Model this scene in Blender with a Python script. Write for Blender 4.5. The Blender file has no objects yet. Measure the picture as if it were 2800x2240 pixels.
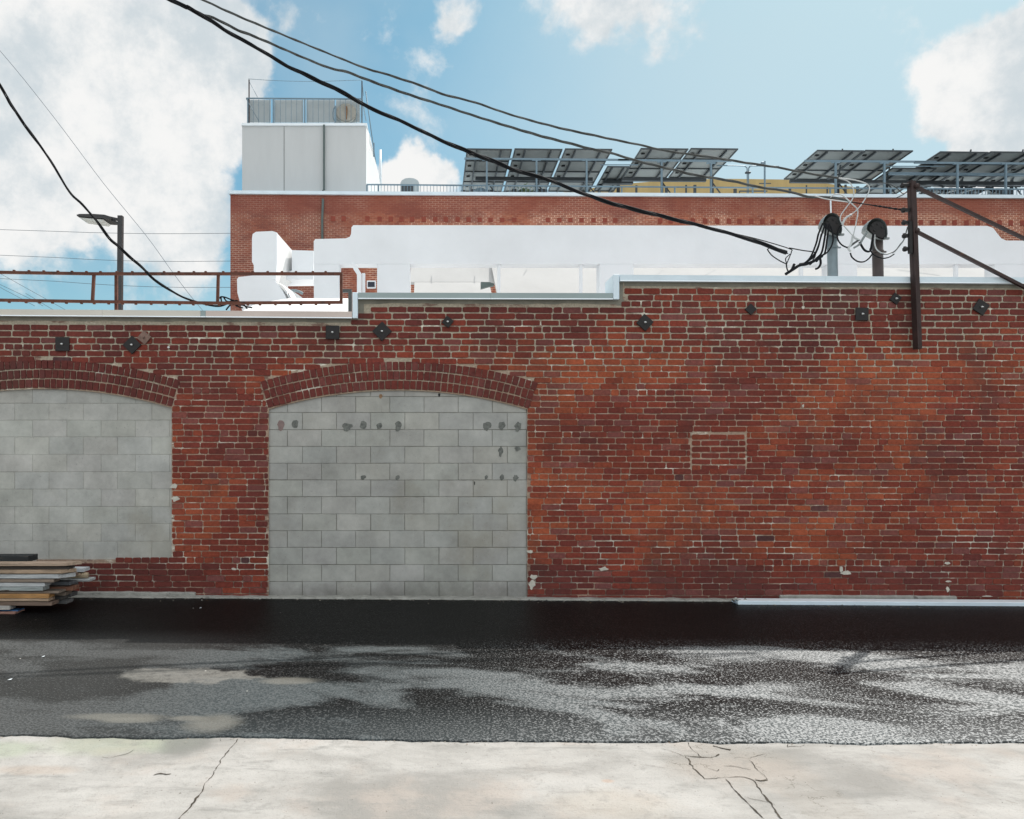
import bpy, bmesh, math, random
from mathutils import Vector, Matrix, noise as mnoise
from mathutils.geometry import tessellate_polygon
R = math.radians
rnd = random.Random(7)
SC = bpy.context.scene
COL = SC.collection

# ------------------------------------------------------------------ camera
F, VX, VY, CH = 2000.0, 1170.0, 1252.0, 1.7     # focal length, vanishing point (pixels of the 2800 px picture), eye height
cam = bpy.data.cameras.new('camera')
cam.sensor_fit = 'HORIZONTAL'; cam.sensor_width = 36; cam.lens = 36 * F / 2800
cam.shift_x = (1400 - VX) / 2800; cam.shift_y = (VY - 1120) / 2800
cam.clip_start = 0.05; cam.clip_end = 3000
camo = bpy.data.objects.new('camera', cam); COL.objects.link(camo)
camo.location = (0, 0, CH); camo.rotation_euler = (R(90), 0, 0)
SC.camera = camo

# ------------------------------------------------------------------ colour management
SC.view_settings.view_transform = 'Standard'; SC.view_settings.look = 'None'
SC.view_settings.exposure = 0.46; SC.view_settings.gamma = 1; SC.view_settings.use_curve_mapping = False

SUN = Vector((0.505, 0.585, 1.0)).normalized()
EL = math.asin(SUN.z); AZ = math.atan2(SUN.x, SUN.y)

# ------------------------------------------------------------------ node helper
class N:
    def __init__(s, nt): s.t = nt; s.n = nt.nodes; s.l = nt.links
    def add(s, typ, **kw):
        n = s.n.new(typ)
        for k, v in kw.items(): setattr(n, k, v)
        return n
    def put(s, sock, v):
        if v is None: return
        if isinstance(v, bpy.types.NodeSocket): s.l.new(v, sock)
        elif isinstance(v, (tuple, list)) and sock.type == 'RGBA' and len(v) == 3: sock.default_value = (*v, 1)
        else: sock.default_value = v
    def m(s, op, a, b=None, c=None, clamp=False):
        n = s.add('ShaderNodeMath', operation=op, use_clamp=clamp)
        s.put(n.inputs[0], a); s.put(n.inputs[1], b); s.put(n.inputs[2], c)
        return n.outputs[0]
    def vm(s, op, a, b=None, scale=None):
        n = s.add('ShaderNodeVectorMath', operation=op)
        s.put(n.inputs[0], a); s.put(n.inputs[1], b)
        if scale is not None: s.put(n.inputs['Scale'], scale)
        return n.outputs['Value'] if op in ('DOT_PRODUCT', 'DISTANCE', 'LENGTH') else n.outputs[0]
    def noise(s, vec, scale, detail=4, rough=0.55, dist=0.0, color=False):
        n = s.add('ShaderNodeTexNoise')
        s.put(n.inputs['Vector'], vec); s.put(n.inputs['Scale'], scale)
        n.inputs['Detail'].default_value = detail; n.inputs['Roughness'].default_value = rough
        n.inputs['Distortion'].default_value = dist
        return n.outputs['Color'] if color else n.outputs['Fac']
    def rng(s, v, a, b, c=0.0, d=1.0, smooth=True):
        n = s.add('ShaderNodeMapRange', interpolation_type='SMOOTHSTEP' if smooth else 'LINEAR', clamp=True)
        s.put(n.inputs[0], v)
        for i, x in enumerate((a, b, c, d)): s.put(n.inputs[i + 1], x)
        return n.outputs[0]
    def mix(s, f, a, b, mode='MIX'):
        n = s.add('ShaderNodeMix', data_type='RGBA', blend_type=mode)
        s.put(n.inputs[0], f); s.put(n.inputs[6], a); s.put(n.inputs[7], b)
        return n.outputs[2]
    def mapv(s, vec, scale=(1, 1, 1), loc=(0, 0, 0)):
        n = s.add('ShaderNodeMapping'); s.put(n.inputs[0], vec)
        n.inputs['Location'].default_value = loc; n.inputs['Scale'].default_value = scale
        return n.outputs[0]

# ------------------------------------------------------------------ sky
w = bpy.data.worlds.new('World'); SC.world = w; w.use_nodes = True
w.node_tree.nodes.clear(); q = N(w.node_tree)
sky = q.add('ShaderNodeTexSky', sky_type='NISHITA', sun_disc=False)
sky.sun_elevation = EL; sky.sun_rotation = AZ; sky.air_density = 1.0; sky.dust_density = 1.2; sky.ozone_density = 1.6
tc = q.add('ShaderNodeTexCoord'); D = tc.outputs['Generated']
def dirpx(x, y): return Vector(((x - VX) / F, 1, (VY - y) / F)).normalized()
wob = q.vm('SUBTRACT', q.noise(D, 5.0, 6, 0.6, color=True), (0.5, 0.5, 0.5))
Dw = q.vm('ADD', D, q.vm('SCALE', wob, scale=0.16))
def blobs(lst):
    tot = None
    for x, y, r, wgt in lst:
        d = q.vm('DISTANCE', Dw, tuple(dirpx(x, y)))
        v = q.m('MULTIPLY', q.rng(d, r * 0.35 / F, r * 1.05 / F, 1, 0), wgt)
        tot = v if tot is None else q.m('ADD', tot, v)
    return tot
CL = [(40, 260, 340, .60), (330, 330, 330, .55), (560, 230, 200, .62), (120, 20, 330, .62), (400, 60, 280, .58), (560, 130, 140, .5), (280, 440, 260, .48), (40, 480, 220, .42), (450, 760, 200, .38),
      (520, 640, 190, .42), (100, 690, 160, .15), (-300, 300, 500, .6), (1130, 480, 110, .75), (1240, 495, 80, .55), (1060, 490, 80, .5), (2720, 200, 150, .72), (2800, 330, 160, .75), (2570, 235, 95, .5),
      (2880, 200, 170, .6), (2720, 420, 110, .4), (1620, -10, 190, .50), (1790, -30, 190, .50), (1290, -20, 110, .50), (1040, 110, 90, .30), (700, 20, 110, .34), (835, 70, 80, .28),
      (1190, 200, 90, .18)]
bl = blobs(CL)
nz = q.noise(D, 7.0, 9, 0.6, 0.3)
nz2 = q.noise(q.mapv(D, (1, 1, 1.8), (3, 1, 2)), 2.3, 7, 0.6)
sep = q.add('ShaderNodeSeparateXYZ'); q.put(sep.inputs[0], D)
back = q.rng(sep.outputs[1], 0.35, 0.75, 1, 0)                     # free clouds away from the part seen
dens = q.m('ADD', q.m('ADD', q.m('MULTIPLY', bl, 0.62), q.m('MULTIPLY', nz, 0.95)), q.m('MULTIPLY', back, q.m('MULTIPLY', q.rng(nz2, .36, .52), .6)))
fine = q.m('MULTIPLY', q.m('SUBTRACT', q.noise(D, 26.0, 6, .65), .5), .38)
mask = q.rng(q.m('ADD', dens, fine), 0.58, 0.84)
haze = q.rng(q.vm('DISTANCE', Dw, tuple(dirpx(2300, 420))), 0.12, 0.62, 0.66, 0.0)
low = q.rng(sep.outputs[2], 0.05, 0.36, 0.30, 0.0)
veil = q.m('MULTIPLY', q.noise(D, 3.2, 5, .5), .35)
hz = q.m('MAXIMUM', q.m('MAXIMUM', haze, low), q.rng(veil, .13, .25, 0, .35))
base = q.mix(1.0, sky.outputs[0], (0.80, 1.33, 1.24), 'MULTIPLY')
base = q.mix(hz, base, (6.6, 7.6, 7.95))
shade = q.rng(q.noise(q.mapv(D, (1, 1, 1), (.02, 0, .05)), 7.0, 9, .66), 0.36, 0.60)
ccol = q.mix(shade, (6.5, 7.2, 7.6), (9.6, 9.6, 9.5))
backfill = q.rng(sep.outputs[1], 0.25, -0.35, 1.0, 1.55)              # clouds behind the camera brightened, added fill for the shaded wall
lv = q.add('ShaderNodeCombineXYZ'); [q.put(lv.inputs[i], backfill) for i in range(3)]
ccol = q.mix(1.0, ccol, lv.outputs[0], 'MULTIPLY')
tot = q.mix(mask, base, ccol)
bg = q.add('ShaderNodeBackground'); q.put(bg.inputs[0], tot); bg.inputs[1].default_value = 0.070
out = q.add('ShaderNodeOutputWorld'); q.l.new(bg.outputs[0], out.inputs[0])

sl = bpy.data.lights.new('sun', 'SUN'); sl.energy = 3.3; sl.angle = R(0.53); sl.color = (1, 0.955, 0.9)
so = bpy.data.objects.new('sun', sl); COL.objects.link(so)
so.rotation_euler = SUN.to_track_quat('Z', 'Y').to_euler(); so.location = (6, 10, 30)

# ------------------------------------------------------------------ scene helpers
def P(x, y, Z): return Vector(((x - VX) / F * Z, Z, CH + (VY - y) / F * Z))
GS = -0.006                                                        # the alley falls slightly to the right
def gz(X): return GS * X
def G(x, y, up=0.0):
    a = (x - VX) / F; b = (VY - y) / F
    t = (CH - up) / (-b + GS * a)
    return Vector((t * a, t, gz(t * a) + up))

def tag(o, label=None, cat=None, group=None, kind=None):
    if label: o['label'] = label
    if cat: o['category'] = cat
    if group: o['group'] = group
    if kind: o['kind'] = kind
    return o
def empty(name, loc, label, cat, group=None):
    o = bpy.data.objects.new(name, None); COL.objects.link(o); o.location = loc; o.empty_display_size = .2
    return tag(o, label, cat, group)
def link(name, me, m, parent=None):
    o = bpy.data.objects.new(name, me); COL.objects.link(o)
    if m is not None: me.materials.append(m)
    if parent is not None:
        o.parent = parent
        off = Vector(parent.location); pp = parent.parent
        while pp: off += Vector(pp.location); pp = pp.parent
        me.transform(Matrix.Translation(-off))
    return o
class MB:
    """collects geometry for one mesh"""
    def __init__(s): s.v = []; s.f = []; s.c = []; s.sm = []
    def poly(s, pts, faces, col=None, smooth=False):
        b = len(s.v); s.v += [tuple(p) for p in pts]
        for f in faces: s.f.append([b + i for i in f]); s.c.append(col); s.sm.append(smooth)
        return s
    def box(s, x0, x1, y0, y1, z0, z1, col=None):
        p = [(x, y, z) for x in (x0, x1) for y in (y0, y1) for z in (z0, z1)]
        return s.poly(p, [(0, 1, 3, 2), (4, 6, 7, 5), (0, 4, 5, 1), (2, 3, 7, 6), (0, 2, 6, 4), (1, 5, 7, 3)], col)
    def bbox(s, x0, x1, y0, y1, z0, z1, b=0.004, col=None):
        """box with chamfered edges"""
        bm = bmesh.new(); bmesh.ops.create_cube(bm, size=1)
        for v in bm.verts: v.co = Vector(((x0 + x1) / 2 + v.co.x * (x1 - x0), (y0 + y1) / 2 + v.co.y * (y1 - y0), (z0 + z1) / 2 + v.co.z * (z1 - z0)))
        bmesh.ops.bevel(bm, geom=bm.edges[:], offset=b, segments=1, affect='EDGES')
        s.frombm(bm, col); return s
    def frombm(s, bm, col=None, smooth=False, mat=None):
        bm.verts.index_update(); b = len(s.v)
        s.v += [tuple((mat @ v.co) if mat else v.co) for v in bm.verts]
        for f in bm.faces: s.f.append([b + v.index for v in f.verts]); s.c.append(col); s.sm.append(smooth)
        bm.free()
    def bar(s, a, b, wx, wy=None, up=Vector((0, 0, 1)), col=None):
        """rectangular bar from a to b"""
        a = Vector(a); b = Vector(b); wy = wy or wx; d = (b - a).normalized()
        if abs(d.dot(up)) > .95: up = Vector((0, 1, 0))
        u = d.cross(up).normalized(); v = u.cross(d).normalized()
        p = []
        for c in (a, b):
            for i, j in ((-1, -1), (1, -1), (1, 1), (-1, 1)): p.append(c + u * i * wx / 2 + v * j * wy / 2)
        return s.poly(p, [(3, 2, 1, 0), (4, 5, 6, 7), (0, 1, 5, 4), (1, 2, 6, 5), (2, 3, 7, 6), (3, 0, 4, 7)], col)
    def tube(s, pts, r, n=8, cap=True, col=None):
        pts = [Vector(p) for p in pts]; rs = r if isinstance(r, (list, tuple)) else [r] * len(pts)
        rings = []; prev = None
        for i, p in enumerate(pts):
            d = (pts[min(i + 1, len(pts) - 1)] - pts[max(i - 1, 0)]).normalized()
            if prev is None:
                u = d.cross(Vector((0, 0, 1)))
                if u.length < .1: u = d.cross(Vector((0, 1, 0)))
                u.normalize()
            else: u = (prev - d * prev.dot(d)).normalized()
            prev = u; v = d.cross(u)
            rings.append([p + (u * math.cos(2 * math.pi * k / n) + v * math.sin(2 * math.pi * k / n)) * rs[i] for k in range(n)])
        V = [c for rg in rings for c in rg]; Fc = []
        for i in range(len(pts) - 1):
            for k in range(n): Fc.append((i * n + k, i * n + (k + 1) % n, (i + 1) * n + (k + 1) % n, (i + 1) * n + k))
        if cap: Fc.append(tuple(range(n - 1, -1, -1))); Fc.append(tuple((len(pts) - 1) * n + k for k in range(n)))
        return s.poly(V, Fc, col, True)
    def prism(s, outline, y0, y1, col=None):
        """outline [(x,z)] seen from the front, extruded from depth y0 to y1"""
        n = len(outline)
        V = [(x, y0, z) for x, z in outline] + [(x, y1, z) for x, z in outline]
        tri = tessellate_polygon([[Vector((x, z, 0)) for x, z in outline]])
        Fc = [tuple(t) for t in tri] + [tuple(n + i for i in reversed(t)) for t in tri]
        Fc += [(i, (i + 1) % n, n + (i + 1) % n, n + i) for i in range(n)]
        return s.poly(V, Fc, col)
    def build(s, name, m, parent=None, fix=True):
        me = bpy.data.meshes.new(name); me.from_pydata(s.v, [], s.f)
        if any(c is not None for c in s.c):
            a = me.attributes.new('tone', 'FLOAT_COLOR', 'FACE')
            fl = []
            for c in s.c:
                c = c or (1, 1, 1); fl += [c[0], c[1], c[2], 1]
            a.data.foreach_set('color', fl)
        me.polygons.foreach_set('use_smooth', s.sm)
        if fix:
            bm = bmesh.new(); bm.from_mesh(me); bmesh.ops.recalc_face_normals(bm, faces=bm.faces); bm.to_mesh(me); bm.free()
        me.update()
        return link(name, me, m, parent)
def spline(pts, step=6):
    pts = [Vector(p) for p in pts]; P4 = [pts[0] * 2 - pts[1]] + pts + [pts[-1] * 2 - pts[-2]]; o = []
    for i in range(1, len(P4) - 2):
        a, b, c, d = P4[i - 1:i + 3]
        for k in range(step):
            t = k / step
            o.append(.5 * ((2 * b) + (c - a) * t + (2 * a - 5 * b + 4 * c - d) * t * t + (3 * b - a - 3 * c + d) * t ** 3))
    o.append(pts[-1]); return o
def twist(mb, pts, r, k=2, pitch=.5, spread=1.0, n=6, var=0.0):
    """k strands of radius r wound round the path"""
    L = [0.0]
    for i in range(1, len(pts)): L.append(L[-1] + (pts[i] - pts[i - 1]).length)
    for j in range(k):
        q_ = []
        for i, p in enumerate(pts):
            d = (pts[min(i + 1, len(pts) - 1)] - pts[max(i - 1, 0)]).normalized()
            u = d.cross(Vector((0, 0, 1))).normalized(); v = d.cross(u)
            a = 2 * math.pi * (j / k + L[i] / pitch)
            sp = r * spread * (1 + var * math.sin(L[i] * 3.1 + j))
            q_.append(p + (u * math.cos(a) + v * math.sin(a)) * sp)
        mb.tube(q_, r, n)

# ------------------------------------------------------------------ materials
def mat(name, col=(.5, .5, .5), rough=.6, metal=0.0, var=.12, vscale=3.0, bump=0.0, bscale=60.0, attr=False, dirt=None, dirtcol=(.1, .08, .06), dscale=2.0, stretch=(1, 1, 1), spec=.5):
    m = bpy.data.materials.new(name); m.use_nodes = True; m.node_tree.nodes.clear(); g = N(m.node_tree)
    b = g.add('ShaderNodeBsdfPrincipled'); o = g.add('ShaderNodeOutputMaterial'); g.l.new(b.outputs[0], o.inputs[0])
    pos = g.mapv(g.add('ShaderNodeNewGeometry').outputs['Position'], stretch)
    c = col
    if attr:
        a = g.add('ShaderNodeAttribute', attribute_name='tone'); c = g.mix(1.0, a.outputs['Color'], col, 'MULTIPLY')
    k = g.rng(g.noise(pos, vscale, 5, .6), .25, .75, 1 - var, 1 + var, False)
    n = g.add('ShaderNodeCombineXYZ'); [g.put(n.inputs[i], k) for i in range(3)]
    c = g.mix(1.0, c, n.outputs[0], 'MULTIPLY')
    if dirt is not None:
        c = g.mix(g.rng(g.noise(pos, dscale, 7, .65, .4), dirt, dirt + .16), c, dirtcol)
    g.put(b.inputs['Base Color'], c); b.inputs['Roughness'].default_value = rough; b.inputs['Metallic'].default_value = metal
    b.inputs['Specular IOR Level'].default_value = spec
    if bump:
        bp = g.add('ShaderNodeBump'); bp.inputs['Strength'].default_value = 1.0; bp.inputs['Distance'].default_value = bump
        g.put(bp.inputs['Height'], g.noise(pos, bscale, 4, .6)); g.l.new(bp.outputs[0], b.inputs['Normal'])
    return m

M = {}
M['white_metal'] = mat('painted_white_metal', (.68, .79, .86), .42, 0, .10, 1.6, .0008, 8)
M['cream_metal'] = mat('cream_metal', (.66, .62, .55), .4, 0, .08, 1.6, .0008, 8)
M['pink_metal'] = mat('pinkish_metal', (.62, .52, .47), .4, 0, .10, 1.6, .0008, 8)
M['teal_metal'] = mat('grey_green_metal', (.31, .38, .38), .42, 0, .10, 1.2, .0008, 8)
M['lip'] = mat('bright_drip_edge', (.82, .88, .92), .35, 0, .05)
M['dull_membrane'] = mat('aged_white_membrane', (.50, .495, .485), .9, 0, .06, 1.5, .003, 3, spec=.1)
M['membrane'] = mat('white_roof_membrane', (.80, .80, .79), .7, 0, .05, 1.5, .003, 3)
M['stucco'] = mat('white_stucco', (.74, .77, .80), .8, 0, .06, 1.2, .002, 14)
M['blockwhite'] = mat('white_painted_metal_bulkhead', (.54, .555, .56), .6, 0, .04, 1.3, .004, 1.5, dirt=.66, dirtcol=(.46, .47, .46), dscale=.8, stretch=(2, 2, .4))
M['rust'] = mat('rusty_iron', (.115, .042, .026), .8, .15, .45, 9, .002, 70, dirt=.55, dirtcol=(.05, .025, .02), dscale=6)
M['rustdark'] = mat('dark_rusty_iron', (.045, .026, .024), .7, .2, .35, 7, .0015, 70, dirt=.6, dirtcol=(.12, .045, .025), dscale=4)
M['black_iron'] = mat('black_iron', (.016, .014, .014), .62, .2, .3, 20, .0015, 60)
M['tan_iron'] = mat('faded_tan_iron', (.20, .125, .10), .8, 0, .3, 20, .001, 60)
M['steel_bright'] = mat('bright_steel', (.7, .7, .7), .4, .3, .1)
M['cable'] = mat('black_cable', (.010, .011, .013), .75, 0, .3, 9, spec=.15)
M['cable_grey'] = mat('weathered_grey_cable', (.085, .09, .088), .8, 0, .5, 7, spec=.15)
M['cable_pale'] = mat('bare_pale_wire', (.50, .52, .52), .5, .1, .25, 9)
M['far_wire'] = mat('far_wire', (.12, .15, .18), .7)
M['galv'] = mat('galvanised_pipe', (.20, .25, .27), .45, .3, .15, 6)
M['brownpipe'] = mat('brown_painted_pipe', (.06, .045, .042), .55, .1, .2, 6)
M['cap'] = mat('cast_grey_cap', (.22, .245, .245), .5, .4, .2, 9, .001, 60)
M['darkhole'] = mat('dark_hole', (.012, .012, .012), .8)
M['lamp'] = mat('dark_bronze_paint', (.035, .035, .037), .5, .2, .15, 5)
M['lens'] = mat('lamp_lens', (.55, .58, .56), .25, 0, .25, 9)
M['bluegrey'] = mat('blue_grey_galvanised_rail', (.17, .24, .29), .5, .35, .12, 4)
M['frosted'] = mat('frosted_panel', (.40, .44, .45), .4, 0, .10, 1.2)
M['solar_back'] = mat('solar_panel_backsheet', (.26, .26, .245), .55, 0, .12, 1.5)
M['solar_frame'] = mat('solar_frame', (.055, .062, .068), .5, .3, .1)
M['solar_cell'] = mat('solar_cells', (.01, .014, .03), .15, 0, .1)
M['yellow'] = mat('tan_yellow_stucco', (.47, .33, .14), .8, 0, .14, .9, .003, 20, dirt=.66, dirtcol=(.30, .22, .12), stretch=(3, 3, .35))
M['greenpipe'] = mat('dark_green_downpipe', (.09, .12, .115), .5, .1, .15, 4)
M['plant'] = mat('leaf_green', (.10, .15, .05), .7, 0, .4, 20)
M['dish'] = mat('pale_dish_with_rust', (.36, .35, .31), .6, 0, .2, 5, dirt=.55, dirtcol=(.30, .13, .05), dscale=1.4)
M['concrete_ledge'] = mat('rough_old_concrete', (.28, .275, .25), .9, 0, .3, 9, .012, 22, dirt=.58, dirtcol=(.11, .10, .09), dscale=8)
M['board'] = mat('weathered_board', (1, 1, 1), .85, 0, .5, 2.6, .004, 14, attr=True, dirt=.57, dirtcol=(.09, .07, .055), dscale=2.6, stretch=(1.1, 9, 9))
M['darkframe'] = mat('dark_grey_downspout', (.08, .09, .09), .5, .1, .1)
M['mortar_patch'] = mat('grey_mortar_patch', (.15, .155, .142), .95, 0, .45, 30, .004, 60)
M['mortar_patch_pink'] = mat('pink_stain', (.24, .17, .16), .95, 0, .2, 20)
M['rust_stain'] = mat('rust_stain_patch', (.27, .16, .09), .95, 0, .4, 14)
M['crack'] = mat('dirt_filled_crack', (.055, .045, .033), 1, 0, .7, 20, .004, 50)
M['darkroof'] = mat('bare_roof', (.55, .55, .54), .8)

def brick_material(name, mortar, mth):
    m = bpy.data.materials.new(name); m.use_nodes = True; m.node_tree.nodes.clear(); g = N(m.node_tree)
    b = g.add('ShaderNodeBsdfPrincipled'); o = g.add('ShaderNodeOutputMaterial'); g.l.new(b.outputs[0], o.inputs[0])
    pos = g.add('ShaderNodeNewGeometry').outputs['Position']
    a = g.add('ShaderNodeAttribute', attribute_name='tone').outputs['Color']
    k = g.rng(g.noise(pos, 30, 6, .7), .3, .7, .68, 1.30, False)
    k2 = g.rng(g.noise(g.mapv(pos, (1, 1, 1.3), (5, 0, 1)), 1.1, 5, .6), .32, .68, .80, 1.16, False)
    kk = g.m('MULTIPLY', k, k2); n = g.add('ShaderNodeCombineXYZ'); [g.put(n.inputs[i], kk) for i in range(3)]
    c = g.mix(1.0, a, n.outputs[0], 'MULTIPLY')
    c = g.mix(g.m('MULTIPLY', g.rng(g.noise(g.mapv(pos, (1, 1, .55), (7, 0, 2)), .8, 6, .65), .50, .64), .38), c, (.11, .032, .026))
    # soot near the parapet and streaks of washed-out lime
    soot = g.m('MULTIPLY', g.rng(g.noise(g.mapv(pos, (1, 1, .5)), 1.7, 6, .65), .50, .68), .5)
    c = g.mix(soot, c, (.085, .035, .03))
    pale = g.m('MULTIPLY', g.rng(g.noise(g.mapv(pos, (1, 1, 2.0), (2, 0, 7)), 1.4, 7, .72), .60, .78), .20)
    c = g.mix(pale, c, (.36, .19, .17))
    # lime smeared over brick faces
    smear = g.rng(g.noise(g.mapv(pos, (1, 1, 2.6)), 13, 6, .7, .6), .70, .74)
    c = g.mix(g.m('MULTIPLY', smear, .75), c, mortar)
    g.put(b.inputs['Base Color'], c); b.inputs['Roughness'].default_value = .85; b.inputs['Specular IOR Level'].default_value = .3
    bp = g.add('ShaderNodeBump'); bp.inputs['Distance'].default_value = .004
    g.put(bp.inputs['Height'], g.noise(pos, 55, 5, .7)); g.l.new(bp.outputs[0], b.inputs['Normal'])
    return m
M['brick'] = brick_material('old_red_brick', (.44, .38, .30), .7)

def mortar_material():
    m = bpy.data.materials.new('lime_mortar'); m.use_nodes = True; m.node_tree.nodes.clear(); g = N(m.node_tree)
    b = g.add('ShaderNodeBsdfPrincipled'); o = g.add('ShaderNodeOutputMaterial'); g.l.new(b.outputs[0], o.inputs[0])
    pos = g.add('ShaderNodeNewGeometry').outputs['Position']; s = g.add('ShaderNodeSeparateXYZ'); g.put(s.inputs[0], pos)
    up = g.rng(g.m('ADD', s.outputs[2], g.m('MULTIPLY', g.noise(pos, .8, 3), 1.6)), 3.0, 4.1)
    c = g.mix(up, (.38, .27, .20), (.40, .35, .27))
    c = g.mix(g.rng(g.noise(g.mapv(pos, (1, 1, 2)), 1.3, 6, .7), .29, .44), (.17, .07, .05), c)
    c = g.mix(g.rng(g.noise(g.mapv(pos, (1, 1, 3)), 2.6, 6, .72), .56, .66), c, (.72, .68, .58))
    c = g.mix(g.m('MULTIPLY', g.rng(g.noise(g.mapv(pos, (1, 1, 3.5), (4, 0, 4)), 3.2, 5, .65), .55, .62), .7), c, (.15, .065, .05))
    c = g.mix(g.m('MULTIPLY', g.m('MULTIPLY', g.rng(s.outputs[2], .95, .6), g.rng(s.outputs[2], .12, .2)), g.rng(g.noise(g.mapv(pos, (1, 1, 2.5), (1, 0, 9)), 1.5, 6, .7), .50, .58)), c, (.66, .62, .52))
    lowz = g.rng(s.outputs[2], .15, .7, 0.75, 0)
    c = g.mix(g.m('MULTIPLY', lowz, g.rng(g.noise(pos, 3, 5), .35, .6)), c, (.10, .05, .042))
    k = g.rng(g.noise(pos, 40, 4, .6), .3, .7, .75, 1.2, False); n = g.add('ShaderNodeCombineXYZ'); [g.put(n.inputs[i], k) for i in range(3)]
    g.put(b.inputs['Base Color'], g.mix(1.0, c, n.outputs[0], 'MULTIPLY')); b.inputs['Roughness'].default_value = .95
    bp = g.add('ShaderNodeBump'); bp.inputs['Distance'].default_value = .008
    g.put(bp.inputs['Height'], g.noise(pos, 30, 4, .7)); g.l.new(bp.outputs[0], b.inputs['Normal'])
    return m
M['mortar'] = mortar_material()
M['render_strip'] = mat('cement_strip', (.21, .20, .165), .95, 0, .25, 7, .006, 25)

def block_material(name, base, joint_soft):
    m = bpy.data.materials.new(name); m.use_nodes = True; m.node_tree.nodes.clear(); g = N(m.node_tree)
    b = g.add('ShaderNodeBsdfPrincipled'); o = g.add('ShaderNodeOutputMaterial'); g.l.new(b.outputs[0], o.inputs[0])
    pos = g.add('ShaderNodeNewGeometry').outputs['Position']; s = g.add('ShaderNodeSeparateXYZ'); g.put(s.inputs[0], pos)
    a = g.add('ShaderNodeAttribute', attribute_name='tone').outputs['Color']
    c = g.mix(1.0, a, base, 'MULTIPLY')
    k = g.rng(g.noise(pos, 2.2, 7, .72), .3, .7, .74, 1.18, False); n = g.add('ShaderNodeCombineXYZ'); [g.put(n.inputs[i], k) for i in range(3)]
    c = g.mix(1.0, c, n.outputs[0], 'MULTIPLY')
    c = g.mix(g.m('MULTIPLY', g.rng(g.noise(g.mapv(pos, (1, 1, .8), (3, 0, 0)), 1.1, 6, .6), .52, .70), .35), c, (.27, .24, .18))
    splash = g.m('MULTIPLY', g.rng(g.m('ADD', s.outputs[2], g.m('MULTIPLY', g.noise(pos, 2.5, 6, .7), .5)), .22, .55, 1, 0), .6)
    c = g.mix(splash, c, (.10, .09, .08))
    speck = g.rng(g.noise(pos, 42, 3, .6), .66, .72)
    c = g.mix(g.m('MULTIPLY', speck, .35), c, (.13, .13, .12))
    g.put(b.inputs['Base Color'], c); b.inputs['Roughness'].default_value = .9; b.inputs['Specular IOR Level'].default_value = .25
    bp = g.add('ShaderNodeBump'); bp.inputs['Distance'].default_value = .003
    g.put(bp.inputs['Height'], g.noise(pos, 70, 4, .65)); g.l.new(bp.outputs[0], b.inputs['Normal'])
    return m
M['block'] = block_material('grey_concrete_block', (.405, .40, .372), 1)
M['block_painted'] = block_material('grey_painted_block', (.455, .45, .418), 1)

def far_brick():
    m = bpy.data.materials.new('far_red_brick'); m.use_nodes = True; m.node_tree.nodes.clear(); g = N(m.node_tree)
    b = g.add('ShaderNodeBsdfPrincipled'); o = g.add('ShaderNodeOutputMaterial'); g.l.new(b.outputs[0], o.inputs[0])
    pos = g.add('ShaderNodeNewGeometry').outputs['Position']; s = g.add('ShaderNodeSeparateXYZ'); g.put(s.inputs[0], pos)
    cb = g.add('ShaderNodeCombineXYZ'); g.put(cb.inputs[0], g.m('ADD', s.outputs[0], s.outputs[1])); g.put(cb.inputs[1], s.outputs[2])
    wv = g.vm('ADD', cb.outputs[0], g.vm('SCALE', g.vm('SUBTRACT', g.noise(pos, 3, 3, color=True), (.5, .5, .5)), scale=.03))
    t = g.add('ShaderNodeTexBrick'); g.put(t.inputs['Vector'], wv)
    t.inputs['Scale'].default_value = 1; t.inputs['Brick Width'].default_value = .22; t.inputs['Row Height'].default_value = .073
    t.inputs['Mortar Size'].default_value = .0125; t.inputs['Mortar Smooth'].default_value = .15; t.inputs['Bias'].default_value = -.1
    t.inputs['Color1'].default_value = (.27, .068, .038, 1); t.inputs['Color2'].default_value = (.43, .13, .07, 1)
    mo = g.mix(g.rng(g.noise(pos, .6, 5, .65), .38, .58), (.40, .17, .11), (.72, .48, .36))
    g.put(t.inputs['Mortar'], mo)
    c = t.outputs['Color']
    c = g.mix(g.m('MULTIPLY', g.rng(g.noise(g.mapv(pos, (.7, 1, 1.5)), .9, 6, .65), .5, .66), .6), c, (.17, .05, .04))
    c = g.mix(g.m('MULTIPLY', g.rng(g.noise(g.mapv(pos, (1, 1, 1.5), (9, 0, 3)), 1.2, 6, .7), .57, .70), .5), c, (.45, .24, .15))
    # the west end is a darker, browner brick
    c = g.mix(g.rng(s.outputs[0], -1.8, -3.6, 0, .45), c, (.16, .055, .045))
    topb = g.m('MULTIPLY', g.rng(s.outputs[2], 10.55, 10.85, 0, 1), .6)
    c = g.mix(topb, c, (.24, .065, .045))
    g.put(b.inputs['Base Color'], c); b.inputs['Roughness'].default_value = .9
    bp = g.add('ShaderNodeBump'); bp.inputs['Distance'].default_value = .01
    g.put(bp.inputs['Height'], g.m('SUBTRACT', 1, t.outputs['Fac'])); g.l.new(bp.outputs[0], b.inputs['Normal'])
    return m
M['far_brick'] = far_brick()
M['far_brick_dark'] = mat('dark_header_bricks', (.25, .055, .036), .9, 0, .2, 6)

def stain_mask(g, pos, cx, cy, rx, ry, soft=.5, nscale=3.0, amp=.9):
    v = g.vm('SUBTRACT', pos, (cx, cy, 0)); v = g.vm('MULTIPLY', v, (1 / rx, 1 / ry, 0))
    d = g.m('ADD', g.vm('LENGTH', v), g.m('MULTIPLY', g.m('SUBTRACT', g.noise(pos, nscale, 6, .65), .5), amp))
    return g.rng(d, 1 - soft / 2, 1 + soft / 2, 1, 0)

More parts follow.
